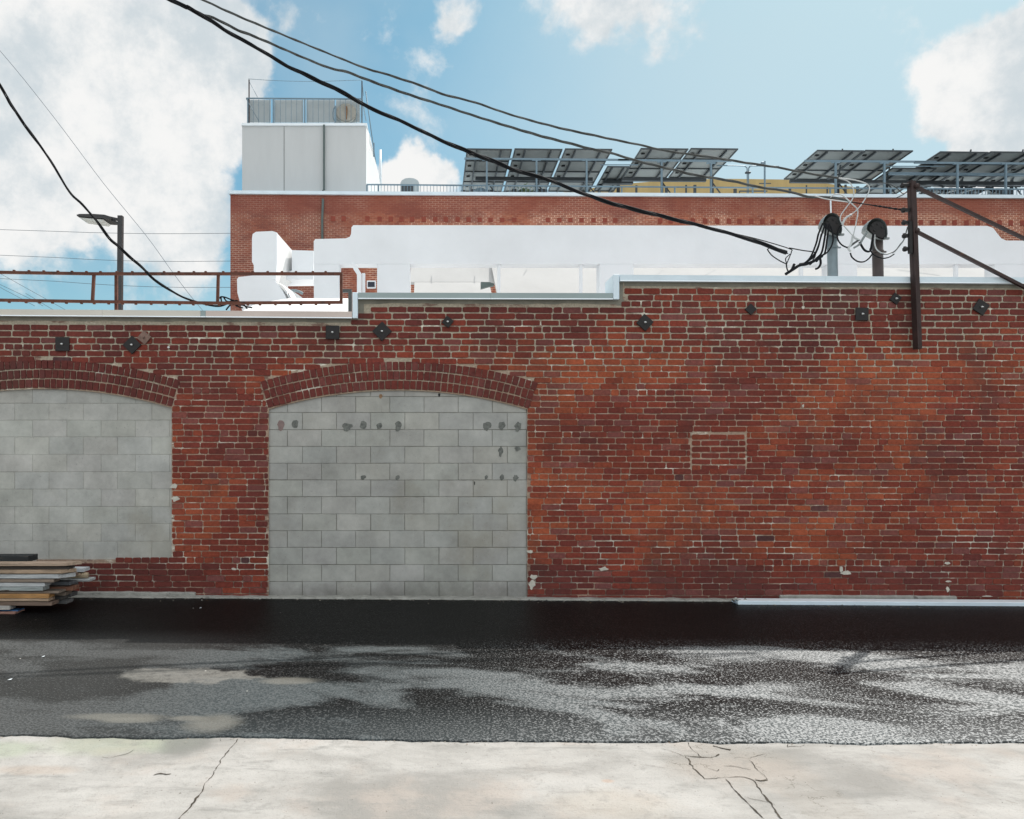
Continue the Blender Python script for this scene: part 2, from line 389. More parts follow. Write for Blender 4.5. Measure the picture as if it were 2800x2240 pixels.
def asphalt():
    m = bpy.data.materials.new('wet_dry_asphalt'); m.use_nodes = True; m.node_tree.nodes.clear(); g = N(m.node_tree)
    b = g.add('ShaderNodeBsdfPrincipled'); o = g.add('ShaderNodeOutputMaterial'); g.l.new(b.outputs[0], o.inputs[0])
    pos = g.add('ShaderNodeNewGeometry').outputs['Position']; s = g.add('ShaderNodeSeparateXYZ'); g.put(s.inputs[0], pos)
    sh = g.add('ShaderNodeCombineXYZ'); g.put(sh.inputs[0], s.outputs[0]); g.put(sh.inputs[1], g.m('ADD', s.outputs[1], g.m('MULTIPLY', s.outputs[0], .16)))
    st = g.mapv(sh.outputs[0], (.62, 1.35, 1), (1.2, .3, 0))
    big = g.m('SUBTRACT', g.noise(st, 1.15, 6, .58, .5), g.rng(s.outputs[1], 6.5, 6.85, 0, .3))                 # long patches of dry dust; the wall's shadow painted in as a darker band
    dry = g.rng(big, .43, .58)  # dry patches with sky sheen, cut back by the painted wall shadow
    edge = g.rng(s.outputs[1], 4.3, 5.2, 1, 0)          # dustier along the concrete
    dry = g.m('MAXIMUM', dry, g.m('MULTIPLY', edge, .6), clamp=True)
    leftlit = g.m('MULTIPLY', g.rng(s.outputs[0], -1.0, -2.6, 0, .85), g.rng(s.outputs[1], 7.2, 6.5))  # sunlit grey painted in on the left, stopping at the wall shadow
    c = g.mix(dry, (.0066, .0066, .0067), (.040, .051, .054))  # sky sheen put into the bluish grey of the drier patches
    c = g.mix(leftlit, c, (.046, .047, .046))
    grain = g.noise(pos, 62, 2, .7)
    glint_stones = g.rng(grain, g.m('SUBTRACT', .58, g.m('MULTIPLY', dry, .10)), g.m('SUBTRACT', .62, g.m('MULTIPLY', dry, .10)))
    glare = g.m('MULTIPLY', g.rng(s.outputs[0], -.8, 3.0, .15, 1.0), g.rng(s.outputs[1], 6.95, 6.45, .03, 1))  # sun sparkle painted as paler grains rightward, left out of the wall shadow
    c = g.mix(g.m('MULTIPLY', glint_stones, glare), c, (.34, .35, .35))
    dusty = stain_mask(g, pos, -1.88, 5.62, .50, .19, .30, 4.6, 1.6)
    c = g.mix(g.m('MULTIPLY', dusty, g.rng(g.noise(pos, 17, 5, .7), .3, .6, .45, .95)), c, (.185, .18, .165))
    for cx, cy, rx, ry in ((-1.90, 4.66, .17, .05), (-1.55, 4.7, .11, .05), (-2.0, 4.72, .3, .06), (-1.36, 4.62, .16, .14), (-1.05, 5.5, .2, .08)):
        c = g.mix(g.m('MULTIPLY', stain_mask(g, pos, cx, cy, rx, ry, .9, 5, .8), .7), c, (.17, .165, .145))
    wh = g.add('ShaderNodeTexVoronoi'); g.put(wh.inputs['Vector'], pos); wh.inputs['Scale'].default_value = 3.6
    litter = g.m('MULTIPLY', g.rng(wh.outputs['Distance'], .018, .030, 1, 0), g.rng(s.outputs[0], .3, -.6))
    c = g.mix(litter, c, (.7, .68, .62))
    g.put(b.inputs['Base Color'], c)
    g.put(b.inputs['Roughness'], g.mix(dry, (.42, .42, .42), (.62, .62, .62)))
    g.put(b.inputs['Specular IOR Level'], g.m('MULTIPLY', g.rng(s.outputs[0], -2.5, 3.5, .6, 1.0), g.rng(g.m('MAXIMUM', dry, g.m('MULTIPLY', glint_stones, .6)), 0, 1, .05, .36)))
    bp = g.add('ShaderNodeBump'); bp.inputs['Distance'].default_value = .010; bp.inputs['Strength'].default_value = .8
    g.put(bp.inputs['Height'], g.m('ADD', g.noise(pos, 60, 3, .6), g.m('MULTIPLY', g.noise(pos, 3, 3), .8))); g.l.new(bp.outputs[0], b.inputs['Normal'])
    return m
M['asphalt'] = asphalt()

def concrete():
    m = bpy.data.materials.new('pale_old_concrete'); m.use_nodes = True; m.node_tree.nodes.clear(); g = N(m.node_tree)
    b = g.add('ShaderNodeBsdfPrincipled'); o = g.add('ShaderNodeOutputMaterial'); g.l.new(b.outputs[0], o.inputs[0])
    pos = g.add('ShaderNodeNewGeometry').outputs['Position']
    c = g.mix(g.rng(g.noise(g.mapv(pos, (.6, 1.2, 1)), 1.3, 7, .62, .4), .34, .64), (.26, .25, .232), (.43, .415, .392))
    c = g.mix(g.m('MULTIPLY', g.rng(g.noise(g.mapv(pos, (1, 1, 1), (4, 2, 0)), 1.7, 6, .6), .50, .68), .6), c, (.39, .34, .30))
    c = g.mix(g.m('MULTIPLY', g.rng(g.noise(g.mapv(pos, (.5, 2.2, 1), (1, 7, 0)), 3.2, 7, .7), .52, .66), .6), c, (.235, .23, .215))
    c = g.mix(g.m('MULTIPLY', g.rng(g.noise(pos, 19, 6, .7), .60, .72), .45), c, (.20, .18, .15))
    c = g.mix(g.rng(g.noise(pos, 42, 3, .6), .705, .74), c, (.12, .10, .08))
    for cx, cy, rx, ry, cc, k in ((-1.52, 4.32, .16, .12, (.24, .31, .22), .3), (-1.9, 4.3, .35, .14, (.32, .36, .26), .4), (-2.45, 4.22, .18, .12, (.30, .36, .24), .4), (-2.1, 3.95, .2, .06, (.36, .28, .22), .4),
                              (-1.42, 4.34, .14, .2, (.17, .17, .155), .75), (.95, 3.86, .03, .02, (.48, .30, .20), .4), (.9, 3.6, .3, .15, (.38, .33, .27), .35), (1.72, 4.0, .35, .16, (.40, .35, .31), .5)):
        c = g.mix(g.m('MULTIPLY', stain_mask(g, pos, cx, cy, rx, ry, .9, 6, .8), k), c, cc)
    c = g.mix(g.m('MULTIPLY', g.rng(g.noise(g.mapv(pos, (1, 1, 1), (2, 5, 0)), 6.5, 8, .78), .50, .66), .42), c, (.21, .205, .19))
    c = g.mix(g.m('MULTIPLY', g.rng(g.noise(pos, 95, 3, .7), .58, .66), .30), c, (.17, .16, .14))
    vo = g.add('ShaderNodeTexVoronoi', feature='DISTANCE_TO_EDGE'); vo.inputs['Scale'].default_value = 5.5
    g.put(vo.inputs['Vector'], g.vm('ADD', pos, g.vm('SCALE', g.vm('SUBTRACT', g.noise(pos, 6, 5, .7, color=True), (.5, .5, .5)), scale=.22)))
    hair = g.m('MULTIPLY', g.rng(vo.outputs['Distance'], .004, .016, 1, 0), g.rng(g.noise(pos, 9, 4, .6), .46, .58))
    near = g.m('MAXIMUM', stain_mask(g, pos, 1.70, 4.12, .34, .26, .5, 4, .8), stain_mask(g, pos, 1.95, 3.65, .16, .42, .5, 4, .8))
    c = g.mix(g.m('MULTIPLY', hair, g.m('MULTIPLY', near, .8)), c, (.07, .06, .045))
    c = g.mix(g.m('MULTIPLY', near, .25), c, (.30, .27, .23))
    g.put(b.inputs['Base Color'], c); b.inputs['Roughness'].default_value = .85; b.inputs['Specular IOR Level'].default_value = .3
    bp = g.add('ShaderNodeBump'); bp.inputs['Distance'].default_value = .005
    g.put(bp.inputs['Height'], g.m('ADD', g.noise(pos, 45, 5, .7), g.m('MULTIPLY', g.noise(pos, 5, 4), 1.5))); g.l.new(bp.outputs[0], b.inputs['Normal'])
    return m
M['concrete'] = concrete()
M['earth'] = mat('distant_ground', (.16, .155, .14), .95, 0, .2, .5)

# ================================================================== SETTING
mb = MB(); mb.poly([(-700, -700, -.6), (700, -700, -.6), (700, 700, -.6), (-700, 700, -.6)], [(0, 1, 2, 3)])
tag(mb.build('ground', M['earth'], fix=False), kind='structure')

# concrete apron, from behind the camera to under the asphalt edge
XL, XR = -30, 34
mb = MB(); nx, ny = 64, 20
V = []; Fc = []
for j in range(ny + 1):
    for i in range(nx + 1):
        X = XL + (XR - XL) * i / nx; Y = -14 + (6.2 + 14) * j / ny
        V.append((X, Y, gz(X)))
for j in range(ny):
    for i in range(nx): a = j * (nx + 1) + i; Fc.append((a, a + 1, a + nx + 2, a + nx + 1))
mb.poly(V, Fc); conc = tag(mb.build('concrete_pavement', M['concrete'], fix=False), kind='structure')

# asphalt overlay with its ragged lip
EDGE = [(-60, 2017), (90, 2012), (200, 2020), (330, 2019), (420, 2024), (520, 2019), (660, 2018), (900, 2023), (1200, 2030), (1500, 2030), (1700, 2033), (1830, 2032), (1880, 2028), (1950, 2036), (2030, 2034), (2200, 2033), (2350, 2038), (2600, 2034), (2860, 2033)]
pts = [G(x, y) for x, y in EDGE]
xs = [XL + .0] + [-5.0] + [p.x for p in pts] + [5.2, XR]; ys = [4.42, 4.45] + [p.y for p in pts] + [4.36, 4.36]
def edge_y(X):
    for i in range(len(xs) - 1):
        if xs[i] <= X <= xs[i + 1]:
            t = (X - xs[i]) / (xs[i + 1] - xs[i] + 1e-9); return ys[i] * (1 - t) + ys[i + 1] * t
    return 4.4
V = []; Fc = []; cols = []
X = XL
while X < XR:
    cols.append(X); X += .03 if -3.2 < X < 4.2 else .5
cols.append(XR)
for X in cols:
    e = edge_y(X) + .016 * mnoise.noise(Vector((X * 7, 0, 0))) + .010 * mnoise.noise(Vector((X * 26, 3, 0))) + .006 * mnoise.noise(Vector((X * 80, 9, 0)))
    z = gz(X)
    for Y, h in ((e, -.002), (e + .004, .010), (e + .03, .016), (e + .2, .017), (e + .8, .017), (6.5, .017), (9.4, .017)): V.append((X, Y, z + h))
for i in range(len(cols) - 1):
    for j in range(6): a = i * 7 + j; Fc.append((a, a + 7, a + 8, a + 1))
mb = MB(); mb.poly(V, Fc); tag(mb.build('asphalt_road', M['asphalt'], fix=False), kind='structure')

# cracks and joints in the concrete, parts of it
def crack(path, wpx, seed=0, name='crack', jit=1.0):
    r = random.Random(seed); P0 = [G(x, y) for x, y in path]; dense = []
    for a, b in zip(P0[:-1], P0[1:]):
        n = max(2, int((b - a).length / .018))
        for k in range(n): dense.append(a.lerp(b, k / n))
    dense.append(P0[-1]); L = []; Rr = []
    for i, p in enumerate(dense):
        d = (dense[min(i + 1, len(dense) - 1)] - dense[max(i - 1, 0)]).normalized(); nrm = Vector((-d.y, d.x, 0))
        c = p + nrm * jit * (.016 * mnoise.noise(Vector((i * .17, seed * 3.1, 0))) + .010 * mnoise.noise(Vector((i * .61, seed * 1.7, 4))))
        wd = wpx * .0015 * (.12 + 1.5 * abs(mnoise.noise(Vector((i * .13, seed, 5)))) ** .8 + .6 * r.random() ** 4)
        L.append((c.x + nrm.x * wd, c.y + nrm.y * wd, gz(c.x) + .003)); Rr.append((c.x - nrm.x * wd, c.y - nrm.y * wd, gz(c.x) + .003))
    n = len(L); mb = MB(); mb.poly(L + Rr, [(i, i + 1, n + i + 1, n + i) for i in range(n - 1)])
    return mb.build(name, M['crack'], conc, fix=False)
crack([(652, 2021), (612, 2070), (585, 2110), (552, 2165), (520, 2205), (470, 2262), (300, 2480)], 3.2, 1)
crack([(1882, 2031), (1912, 2068), (1918, 2072)], 1.8, 2)
crack([(1872, 2068), (1900, 2070), (1945, 2073), (1968, 2064)], 2.2, 3)
crack([(1872, 2069), (1902, 2102), (1928, 2129), (1975, 2127), (2035, 2126), (2062, 2134)], 2.6, 4)
crack([(1982, 2131), (2030, 2183), (2062, 2212), (2100, 2250), (2240, 2400)], 3.2, 5, jit=.4)
crack([(2058, 2134), (2083, 2166), (2110, 2196), (2138, 2238), (2200, 2330)], 3.4, 6)
crack([(2046, 2078), (2062, 2092), (2088, 2120), (2100, 2136), (2068, 2135)], 1.7, 7)
crack([(1805, 2048), (1850, 2062), (1872, 2069)], .9, 8)
crack([(1760, 2093), (1835, 2103), (1890, 2110)], 1.0, 9)
crack([(1935, 2102), (1960, 2108), (1962, 2104)], 2.2, 10)
crack([(1975, 2094), (2010, 2096), (2052, 2107)], 1.3, 11)
crack([(2035, 2179), (2080, 2190), (2120, 2200)], 1.1, 12)
crack([(2095, 2062), (2080, 2066), (2046, 2076), (2030, 2072), (2005, 2072)], 1.2, 13)
crack([(2152, 2034), (2154, 2044), (2185, 2042), (2200, 2038)], 1.5, 14)
crack([(1950, 2040), (1975, 2046), (1998, 2051)], 5.0, 15)
crack([(365, 2050), (345, 2062), (300, 2075), (280, 2072)], 1.2, 16)
crack([(422, 2122), (440, 2114), (468, 2117)], 5.5, 17, 'dirt_spot', 2)
crack([(2062, 2134), (2078, 2138), (2096, 2134)], 5.0, 18)

# ================================================================== FRONT BRICK BUILDING
WY = 8.77
def wx(x): return (x - VX) / F * WY
def wz(y): return CH + (VY - y) / F * WY
bb = empty('brick_building', (0, WY, 0), 'long low red brick building with two blocked-up arches facing the alley', 'building')
XW0, XW1 = wx(-640), wx(3650)
def top_y(xpx):                      # underside of the coping, pixels
    if xpx < 976: return 866 + (xpx) * .0068
    if xpx < 1688: return 820 + (xpx - 976) * .002
    return 771.5 + (xpx - 1688) * .0065
def shear(X): return -.004 * X
# openings: (centre px, spring y, left, right, sill y)
ARC = [dict(c=116, l=-238, r=470, sill=1531), dict(c=1088, l=734, r=1443, sill=1700)]
RI, RO, CY0 = 1231.0, 1309.0, 2297.0
for a in ARC: a['cy'] = CY0 - (4 if a['c'] < 500 else 0)
HA = math.asin(354.0 / RI)
def outer_half(a, y):
    """half width (px) blocked at height y by opening + arch ring; None when clear"""
    if y > a['sill']: return None
    d = a['cy'] - y
    y_in = a['cy'] - RI * math.cos(HA); y_out = a['cy'] - RO * math.cos(HA); y_top = a['cy'] - RO
    if y < y_top: return None
    if y >= y_in: return 354.0
    if y >= y_out: return 354 + (y_in - y) / (y_in - y_out) * (RO - RI) * math.sin(HA) + 2
    return math.sqrt(max(RO * RO - d * d, 0)) + 4
PATCH = (1889, 2040, 1185, 1286)

# mortar bed with holes
def arcpts(a, r, n=24, dl=0):
    return [(wx(a['c'] + r * math.sin(t)), wz(a['cy'] - r * math.cos(t))) for t in [HA * (-1 + 2 * k / n) for k in range(n + 1)]]
def clip_top(xpx): return wz(top_y(xpx)) - .0
outer = [(XW0, -.55), (XW1, -.55), (XW1, clip_top(3650) + .05), (wx(1690), clip_top(1690) + .05), (wx(1690), clip_top(1600) + .05), (wx(976), clip_top(980) + .05), (wx(976), clip_top(970) + .05), (XW0, clip_top(-640) + .05)]
def hole(a):
    h = arcpts(a, RI - 2)
    zb = wz(a['sill']) if a['sill'] < 1650 else -.5
    return [(h[0][0], zb)] + h + [(h[-1][0], zb)]
holes = [hole(a) for a in ARC]
loops = [[Vector((x, z, 0)) for x, z in outer]] + [[Vector((x, z, 0)) for x, z in h] for h in holes]
tri = tessellate_polygon(loops); allp = [v for l in loops for v in l]
mb = MB(); mb.poly([(v.x, WY, v.y) for v in allp], [tuple(t) for t in tri])
for h in holes:
    n = len(h); mb.poly([(x, WY, z) for x, z in h] + [(x, WY + .06, z) for x, z in h], [(i, (i + 1) % n, n + (i + 1) % n, n + i) for i in range(n)])
mbed = mb.build('mortar_bed', M['mortar'], bb, fix=False)
# body behind: parapet core, side and rear walls, roof
mb = MB()
mb.prism([(XW0, -.5), (XW1, -.5), (XW1, clip_top(3650) + .04), (wx(1691), clip_top(1691) + .04), (wx(1691), clip_top(1600) + .04), (wx(977), clip_top(980) + .04), (wx(977), clip_top(970) + .04), (XW0, clip_top(-640) + .04)], WY + .061, WY + .30)
mb.box(XW0, XW0 + .3, WY + .301, 26.2, -.5, 3.3); mb.box(XW1 - .3, XW1, WY + .301, 26.2, -.5, 3.3)
mb.build('rear_wall', M['far_brick_dark'], bb)
mb = MB(); mb.box(XW0 + .301, XW1 - .301, WY + .301, 26.7, 2.9, 3.05); mb.build('roof', M['membrane'], bb)

# bricks -------------------------------------------------------------
def lerp3(a, b, t): return tuple(a[i] * (1 - t) + b[i] * t for i in range(3))
MAROON = (.125, .030, .025); RED = (.205, .039, .024); ORANGE = (.33, .078, .034); PURPLE = (.19, .072, .066); DARK = (.075, .04, .042)
def brick_tone(X, z):
    n = mnoise.fractal(Vector((X * .45, z * .8, 3.1)), 1.0, 2.0, 4)
    t = .52 + n * .75 + (rnd.random() - .5) * .55
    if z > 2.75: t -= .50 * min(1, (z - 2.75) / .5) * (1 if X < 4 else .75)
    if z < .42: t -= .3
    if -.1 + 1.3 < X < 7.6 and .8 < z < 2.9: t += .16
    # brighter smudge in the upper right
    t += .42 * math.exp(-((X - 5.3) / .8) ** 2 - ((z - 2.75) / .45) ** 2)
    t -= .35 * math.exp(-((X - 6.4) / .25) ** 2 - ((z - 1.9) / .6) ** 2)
    t = max(0, min(1, t))
    c = lerp3(MAROON, RED, t / .5) if t < .5 else lerp3(RED, ORANGE, (t - .5) / .5)
    r = rnd.random()
    if r < .10: c = lerp3(c, PURPLE, .6)
    elif r < .107: c = lerp3(c, DARK, .8)
    k = 1 + (rnd.random() - .5) * .22
    return (c[0] * k, c[1] * k, c[2] * k)
def add_brick(mb, cx, cz, hw, hh, ang=0.0, col=None, out_=None, rc=None):
    """one brick face proud of the mortar: rounded rectangle"""
    d = out_ if out_ is not None else .003 + rnd.random() * .006
    rc = rc or min(.012, hh * .35); ca, sa = math.cos(ang), math.sin(ang)
    base = [(-hw, -hh + rc), (-hw + rc, -hh), (hw - rc, -hh), (hw, -hh + rc), (hw, hh - rc), (hw - rc, hh), (-hw + rc, hh), (-hw, hh - rc)]
    j = .0022; V = []
    jit = [(rnd.uniform(-j, j), rnd.uniform(-j, j)) for _ in base]
    tx, tz = rnd.uniform(-.002, .002), rnd.uniform(-.0015, .0015)
    for ins, y in ((0, WY + .002), (.0025, WY - d)):
        for (a, b), (ja, jb) in zip(base, jit):
            a2 = (a + ja) * (1 - ins / max(hw, .01)); b2 = (b + jb) * (1 - ins / max(hh, .01))
            yy = y + (tx * a / hw + tz * b / hh if ins else 0)
            V.append((cx + a2 * ca - b2 * sa, yy, cz + a2 * sa + b2 * ca))
    Fc = [tuple(range(8, 16))] + [(k, (k + 1) % 8, 8 + (k + 1) % 8, 8 + k) for k in range(8)]
    mb.poly(V, Fc, col)
mb = MB(); z = -.30; row = 0; rows = []
while z < 4.0:
    h = .0725 if z < 2.75 else .0775
    rows.append((z, h)); z += h
for ri, (z0, h) in enumerate(rows):
    header = (ri % 7 == 3)
    zc = z0 + h / 2
    upper = max(0.0, min(1.0, (zc - 2.55) / .5))
    jh = .0085 + .0035 * upper; jw = .0050 + .0065 * upper
    X = XW0 + (.11 if ri % 2 else 0) + rnd.uniform(-.02, .02)
    while X < XW1:
        L = (.104 if header else .207) + rnd.uniform(-.010, .012)
        if header and rnd.random() < .2: L = .205
        if not header and rnd.random() < .04: L = .1
        if not header and rnd.random() < .06: L += .09
        a0, a1 = X, X + L
        X += L + jw + (rnd.uniform(-.002, .004))
        zz = zc + shear((a0 + a1) / 2) + .004 * mnoise.noise(Vector((a0 * .7, ri * .3, 0))) + .0015 * rnd.uniform(-1, 1)
        xp = VX + (a0 + a1) / 2 * F / WY; yp = VY - (zz - CH) * F / WY
        # top edge with its cement strip
        for (s0, s1, ) in ((0, 0),):
            ty = top_y(xp) + 11
        if yp - 8 < ty: continue
        if 960 < xp and 970 < xp < 1000 and yp < 880: 
            if xp < 996: continue
        if 1680 < xp < 1712 and yp < 822: continue
        # openings
        cut = [(a0, a1)]
        for a in ARC:
            oh = outer_half(a, yp)
            if oh is None: continue
            e = rnd.uniform(-.006, .006)
            l_, r_ = wx(a['c'] - oh) + e, wx(a['c'] + oh) - e; nc = []
            for c0, c1 in cut:
                if c1 <= l_ or c0 >= r_: nc.append((c0, c1)); continue
                if c0 < l_: nc.append((c0, l_ - .004))
                if c1 > r_: nc.append((r_ + .004, c1))
            cut = nc
        if PATCH[2] < yp < PATCH[3]:
            l_, r_ = wx(PATCH[0]), wx(PATCH[1]); nc = []
            for c0, c1 in cut:
                if c1 <= l_ or c0 >= r_: nc.append((c0, c1)); continue
                if c0 < l_: nc.append((c0, l_ - .008))
                if c1 > r_: nc.append((r_ + .008, c1))
            cut = nc
        for c0, c1 in cut:
            if c1 - c0 < .03: continue
            if rnd.random() < .0006: continue                      # a lost brick
            hj = jh * rnd.uniform(.6, 1.35) * (1 + .6 * mnoise.noise(Vector((c0 * 1.3, zz * 1.3, 8))))
            if rnd.random() < .14 * (1 - upper): hj *= .25          # joint smeared shut
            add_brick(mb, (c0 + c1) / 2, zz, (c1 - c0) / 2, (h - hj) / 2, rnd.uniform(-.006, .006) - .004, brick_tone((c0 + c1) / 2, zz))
# the bricked-up small opening
pr = 6; ph = (PATCH[3] - PATCH[2]) / pr
for k in range(pr):
    x0 = wx(PATCH[0]); x1 = wx(PATCH[1]); X = x0 + .012
    y = PATCH[2] + ph * (k + .5) + 2; first = True
    while X < x1 - .03:
        L = (.1 if (k % 2 and first) else .212) + rnd.uniform(-.01, .01); first = False
        L = min(L, x1 - .008 - X)
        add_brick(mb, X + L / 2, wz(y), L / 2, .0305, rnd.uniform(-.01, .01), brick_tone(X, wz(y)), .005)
        X += L + .009
wall = mb.build('wall', M['brick'], bb, fix=False)

M['lime'] = mat('lime_smear', (.55, .52, .45), .95, 0, .2, 20, .003, 60)
for i, (x, y, rx, ry) in enumerate([(2312, 1566, 13, 5), (2300, 1556, 5, 8), (2588, 1540, 7, 5), (2592, 1590, 8, 2.5), (2590, 1612, 4, 8), (2196, 842, 5, 4), (1648, 1556, 12, 6), (2700, 1630, 16, 1.6), (1460, 1578, 9, 7), (2195, 1110, 2.5, 5), (640, 1556, 8, 3), (476, 1330, 9, 8), (480, 1365, 10, 7), (1448, 1508, 8, 4), (1455, 1600, 10, 12)]):
    rl_ = random.Random(i + 50); o_ = [(wx(x + rx * (1 + rl_.uniform(-.5, .4)) * math.cos(t)), wz(y - ry * (1 + rl_.uniform(-.5, .4)) * math.sin(t))) for t in [2 * math.pi * k / 11 for k in range(11)]]
    b_ = MB(); b_.prism(o_, WY - .0105, WY - .001); b_.build('mortar_smear', M['lime'], bb)
# arches: three rings of headers
for a in ARC:
    mb = MB()
    for ring in range(3):
        r0 = RI + ring * 26.0 + 1; rc = (r0 + 12.2) * WY / F; hh = 11.6 * WY / F
        n = 43 if ring < 2 else 44; t = -HA; k = 0
        while t < HA - .004:
            dt = 2 * HA / n * rnd.uniform(.93, 1.07); tc_ = t + dt / 2
            if tc_ < HA:
                cx = wx(a['c']) + rc * math.sin(tc_); cz = wz(a['cy']) + rc * math.cos(tc_)
                c = brick_tone(cx, 3.3); c = lerp3(c, MAROON, .45)
                gap = .0048 if rnd.random() < .8 else .0015
                hw_ = dt * rc / 2 - gap
                add_brick(mb, cx, cz, hw_, hh + rnd.uniform(-.003, .003), -tc_, c, .010 + rnd.random() * .004, rc=.004)
            t += dt
    mb.build('arch', M['brick'], bb, fix=False)

# block infills
def infill(a, rowsy, offs, bw, material, jd, jw):
    f = MB(); x0, x1 = a['l'] - 8, a['r'] + 8
    zb = wz(rowsy[-1]) - .0
    mb_ = MB(); ytop = a['cy'] - RI - 8
    for i in range(len(rowsy) - 1):
        yt, yb = rowsy[i], rowsy[i + 1]; x = offs[i % 2]
        while x > x0: x -= bw
        while x < x1:
            l_, r_ = max(x, x0), min(x + bw, x1); k = rnd.uniform(.94, 1.04); tn = (k * rnd.uniform(.985, 1.015), k, k * rnd.uniform(.98, 1.02))
            if r_ - l_ > 6:
                jj = rnd.uniform(-1.0, 1.0) * .0018
                jv = jw * rnd.choice((.08, .3, .8, 1.3)); jq = jw * rnd.choice((.2, .7, 1.1)); X0, X1 = wx(l_) + jv, wx(r_) - jv; Z0, Z1 = wz(yb) + jq + jj, wz(yt) - jq + jj; c = .004
                y1 = WY + .030; y0 = WY + .030 - jd
                V = [(X0, y1, Z0), (X1, y1, Z0), (X1, y1, Z1), (X0, y1, Z1), (X0 + c, y0, Z0 + c), (X1 - c, y0, Z0 + c), (X1 - c, y0, Z1 - c), (X0 + c, y0, Z1 - c)]
                mb_.poly(V, [(4, 5, 6, 7), (0, 1, 5, 4), (1, 2, 6, 5), (2, 3, 7, 6), (3, 0, 4, 7)], tn)
            x += bw
    mb_.poly([(wx(x0), WY + .028, zb), (wx(x1), WY + .028, zb), (wx(x1), WY + .028, wz(ytop)), (wx(x0), WY + .028, wz(ytop))], [(0, 1, 2, 3)], (.62, .62, .59) if jw > .0016 else (.76, .76, .74))
    return mb_.build('block_infill', material, bb, fix=False)
infL = infill(ARC[0], [1060, 1103, 1149, 1195, 1243, 1291, 1338, 1386, 1433, 1481, 1531], [86, 37], 94, M['block_painted'], .005, .0013)
infL['label'] = 'grey painted block infill with faint joints in the left arch'
infR = infill(ARC[1], [1040, 1084, 1128, 1175, 1221, 1267, 1313, 1359, 1406, 1452, 1498, 1545, 1591, 1637, 1684], [826, 785], 93.6, M['block'], .009, .0022)
infR['label'] = 'bare grey concrete block infill with knocked mortar spots in the right arch'
def spot(cx, cy, rx, ry, m, seed, up=0):
    r = random.Random(seed); n = 12; o_ = []
    for k in range(n):
        t = 2 * math.pi * k / n; f = 1 + r.uniform(-.22, .22)
        if up and k in (8, 9): f *= 1.35
        o_.append((wx(cx + rx * f * math.cos(t)), wz(cy - ry * f * math.sin(t))))
    b_ = MB(); b_.prism(o_, WY + .018, WY + .022); b_.build('mortar_patch', m, infR)
S = [(767, 1161, 9, 13, 'mortar_patch_pink'), (806, 1159, 9, 11, 0), (949, 1166, 13, 10, 0), (993, 1161, 10, 10, 0), (1038, 1163, 8, 8, 0), (1089, 1164, 9, 11, 0), (1332, 1163, 11, 11, 0), (1373, 1163, 11, 11, 0),
     (1417, 1165, 9, 12, 0), (1370, 1233, 7, 12, 0), (1416, 1227, 8, 6, 0), (993, 1305, 8, 5, 0), (1087, 1305, 6, 6, 0), (1330, 1305, 5, 5, 0), (1373, 1305, 6, 7, 0), (1411, 1306, 7, 7, 0),
     (1041, 1083, 5, 6, 'rust_stain'), (1201, 1080, 3, 4, 'darkhole'), (1298, 1321, 1.5, 5, 'darkhole')]
for i, (x, y, rx, ry, m) in enumerate(S): spot(x, y, rx, ry, M[m or 'mortar_patch'], i, 1)

# cement strip under the coping
mb = MB()
def strip(x0, x1, ya0, ya1, h=10):
    n = 30; T = []; B = []
    for k in range(n + 1):
        x = x0 + (x1 - x0) * k / n; y = ya0 + (ya1 - ya0) * k / n
        T.append((wx(x), WY - .0035, wz(y - 3))); B.append((wx(x), WY - .0035, wz(y + h + rnd.uniform(-1.5, 2.0))))
    mb.poly(T + B, [(k, k + 1, n + 2 + k, n + 1 + k) for k in range(n)])
strip(-640, 993, top_y(-640), top_y(970)); strip(993.5, 1706, top_y(980), top_y(1680)); strip(1706.5, 3650, top_y(1700), top_y(3600))
mb.poly([(wx(974), WY - .003, wz(818)), (wx(996), WY - .003, wz(818)), (wx(994), WY - .003, wz(884)), (wx(974), WY - .003, wz(884))], [(0, 1, 2, 3)])
mb.poly([(wx(1686), WY - .003, wz(768)), (wx(1704), WY - .003, wz(768)), (wx(1702), WY - .003, wz(836)), (wx(1686), WY - .003, wz(836))], [(0, 1, 2, 3)])
mb.build('cement_band', M['render_strip'], bb, fix=False)

# coping flashing, in sections
def coping(x0, x1, th, m, lipm=True, flat=0):
    y0, y1 = top_y(x0), top_y(x1 - .01)
    b_ = MB(); g_ = .001
    for ya, yb, ex in ((0, 0, 0),):
        X0, X1 = wx(x0) + g_, wx(x1) - g_
        f = WY - .050; k = WY + .36
        V = [(X0, f, wz(y0)), (X1, f, wz(y1)), (X1, f - .004, wz(y1 - th)), (X0, f - .004, wz(y0 - th)), (X0, k, wz(y0 - th) + .02), (X1, k, wz(y1 - th) + .02), (X1, k, wz(y1)), (X0, k, wz(y0)),
             ]
        b_.poly(V, [(0, 1, 2, 3), (3, 2, 5, 4), (4, 5, 6, 7), (0, 3, 4, 7), (1, 6, 5, 2), (0, 7, 6, 1)])
    o = b_.build('coping', m, bb)
    if lipm:
        l_ = MB(); l_.poly([(X0, f - .012, wz(y0 + .5)), (X1, f - .012, wz(y1 + .5)), (X1, f - .003, wz(y1 - 2.6)), (X0, f - .003, wz(y0 - 2.6)), (X0, f + .008, wz(y0 + .5)), (X1, f + .008, wz(y1 + .5))], [(0, 1, 2, 3), (0, 4, 5, 1)])
        l_.build('drip_edge', M['lip'], o, fix=False)
    return o
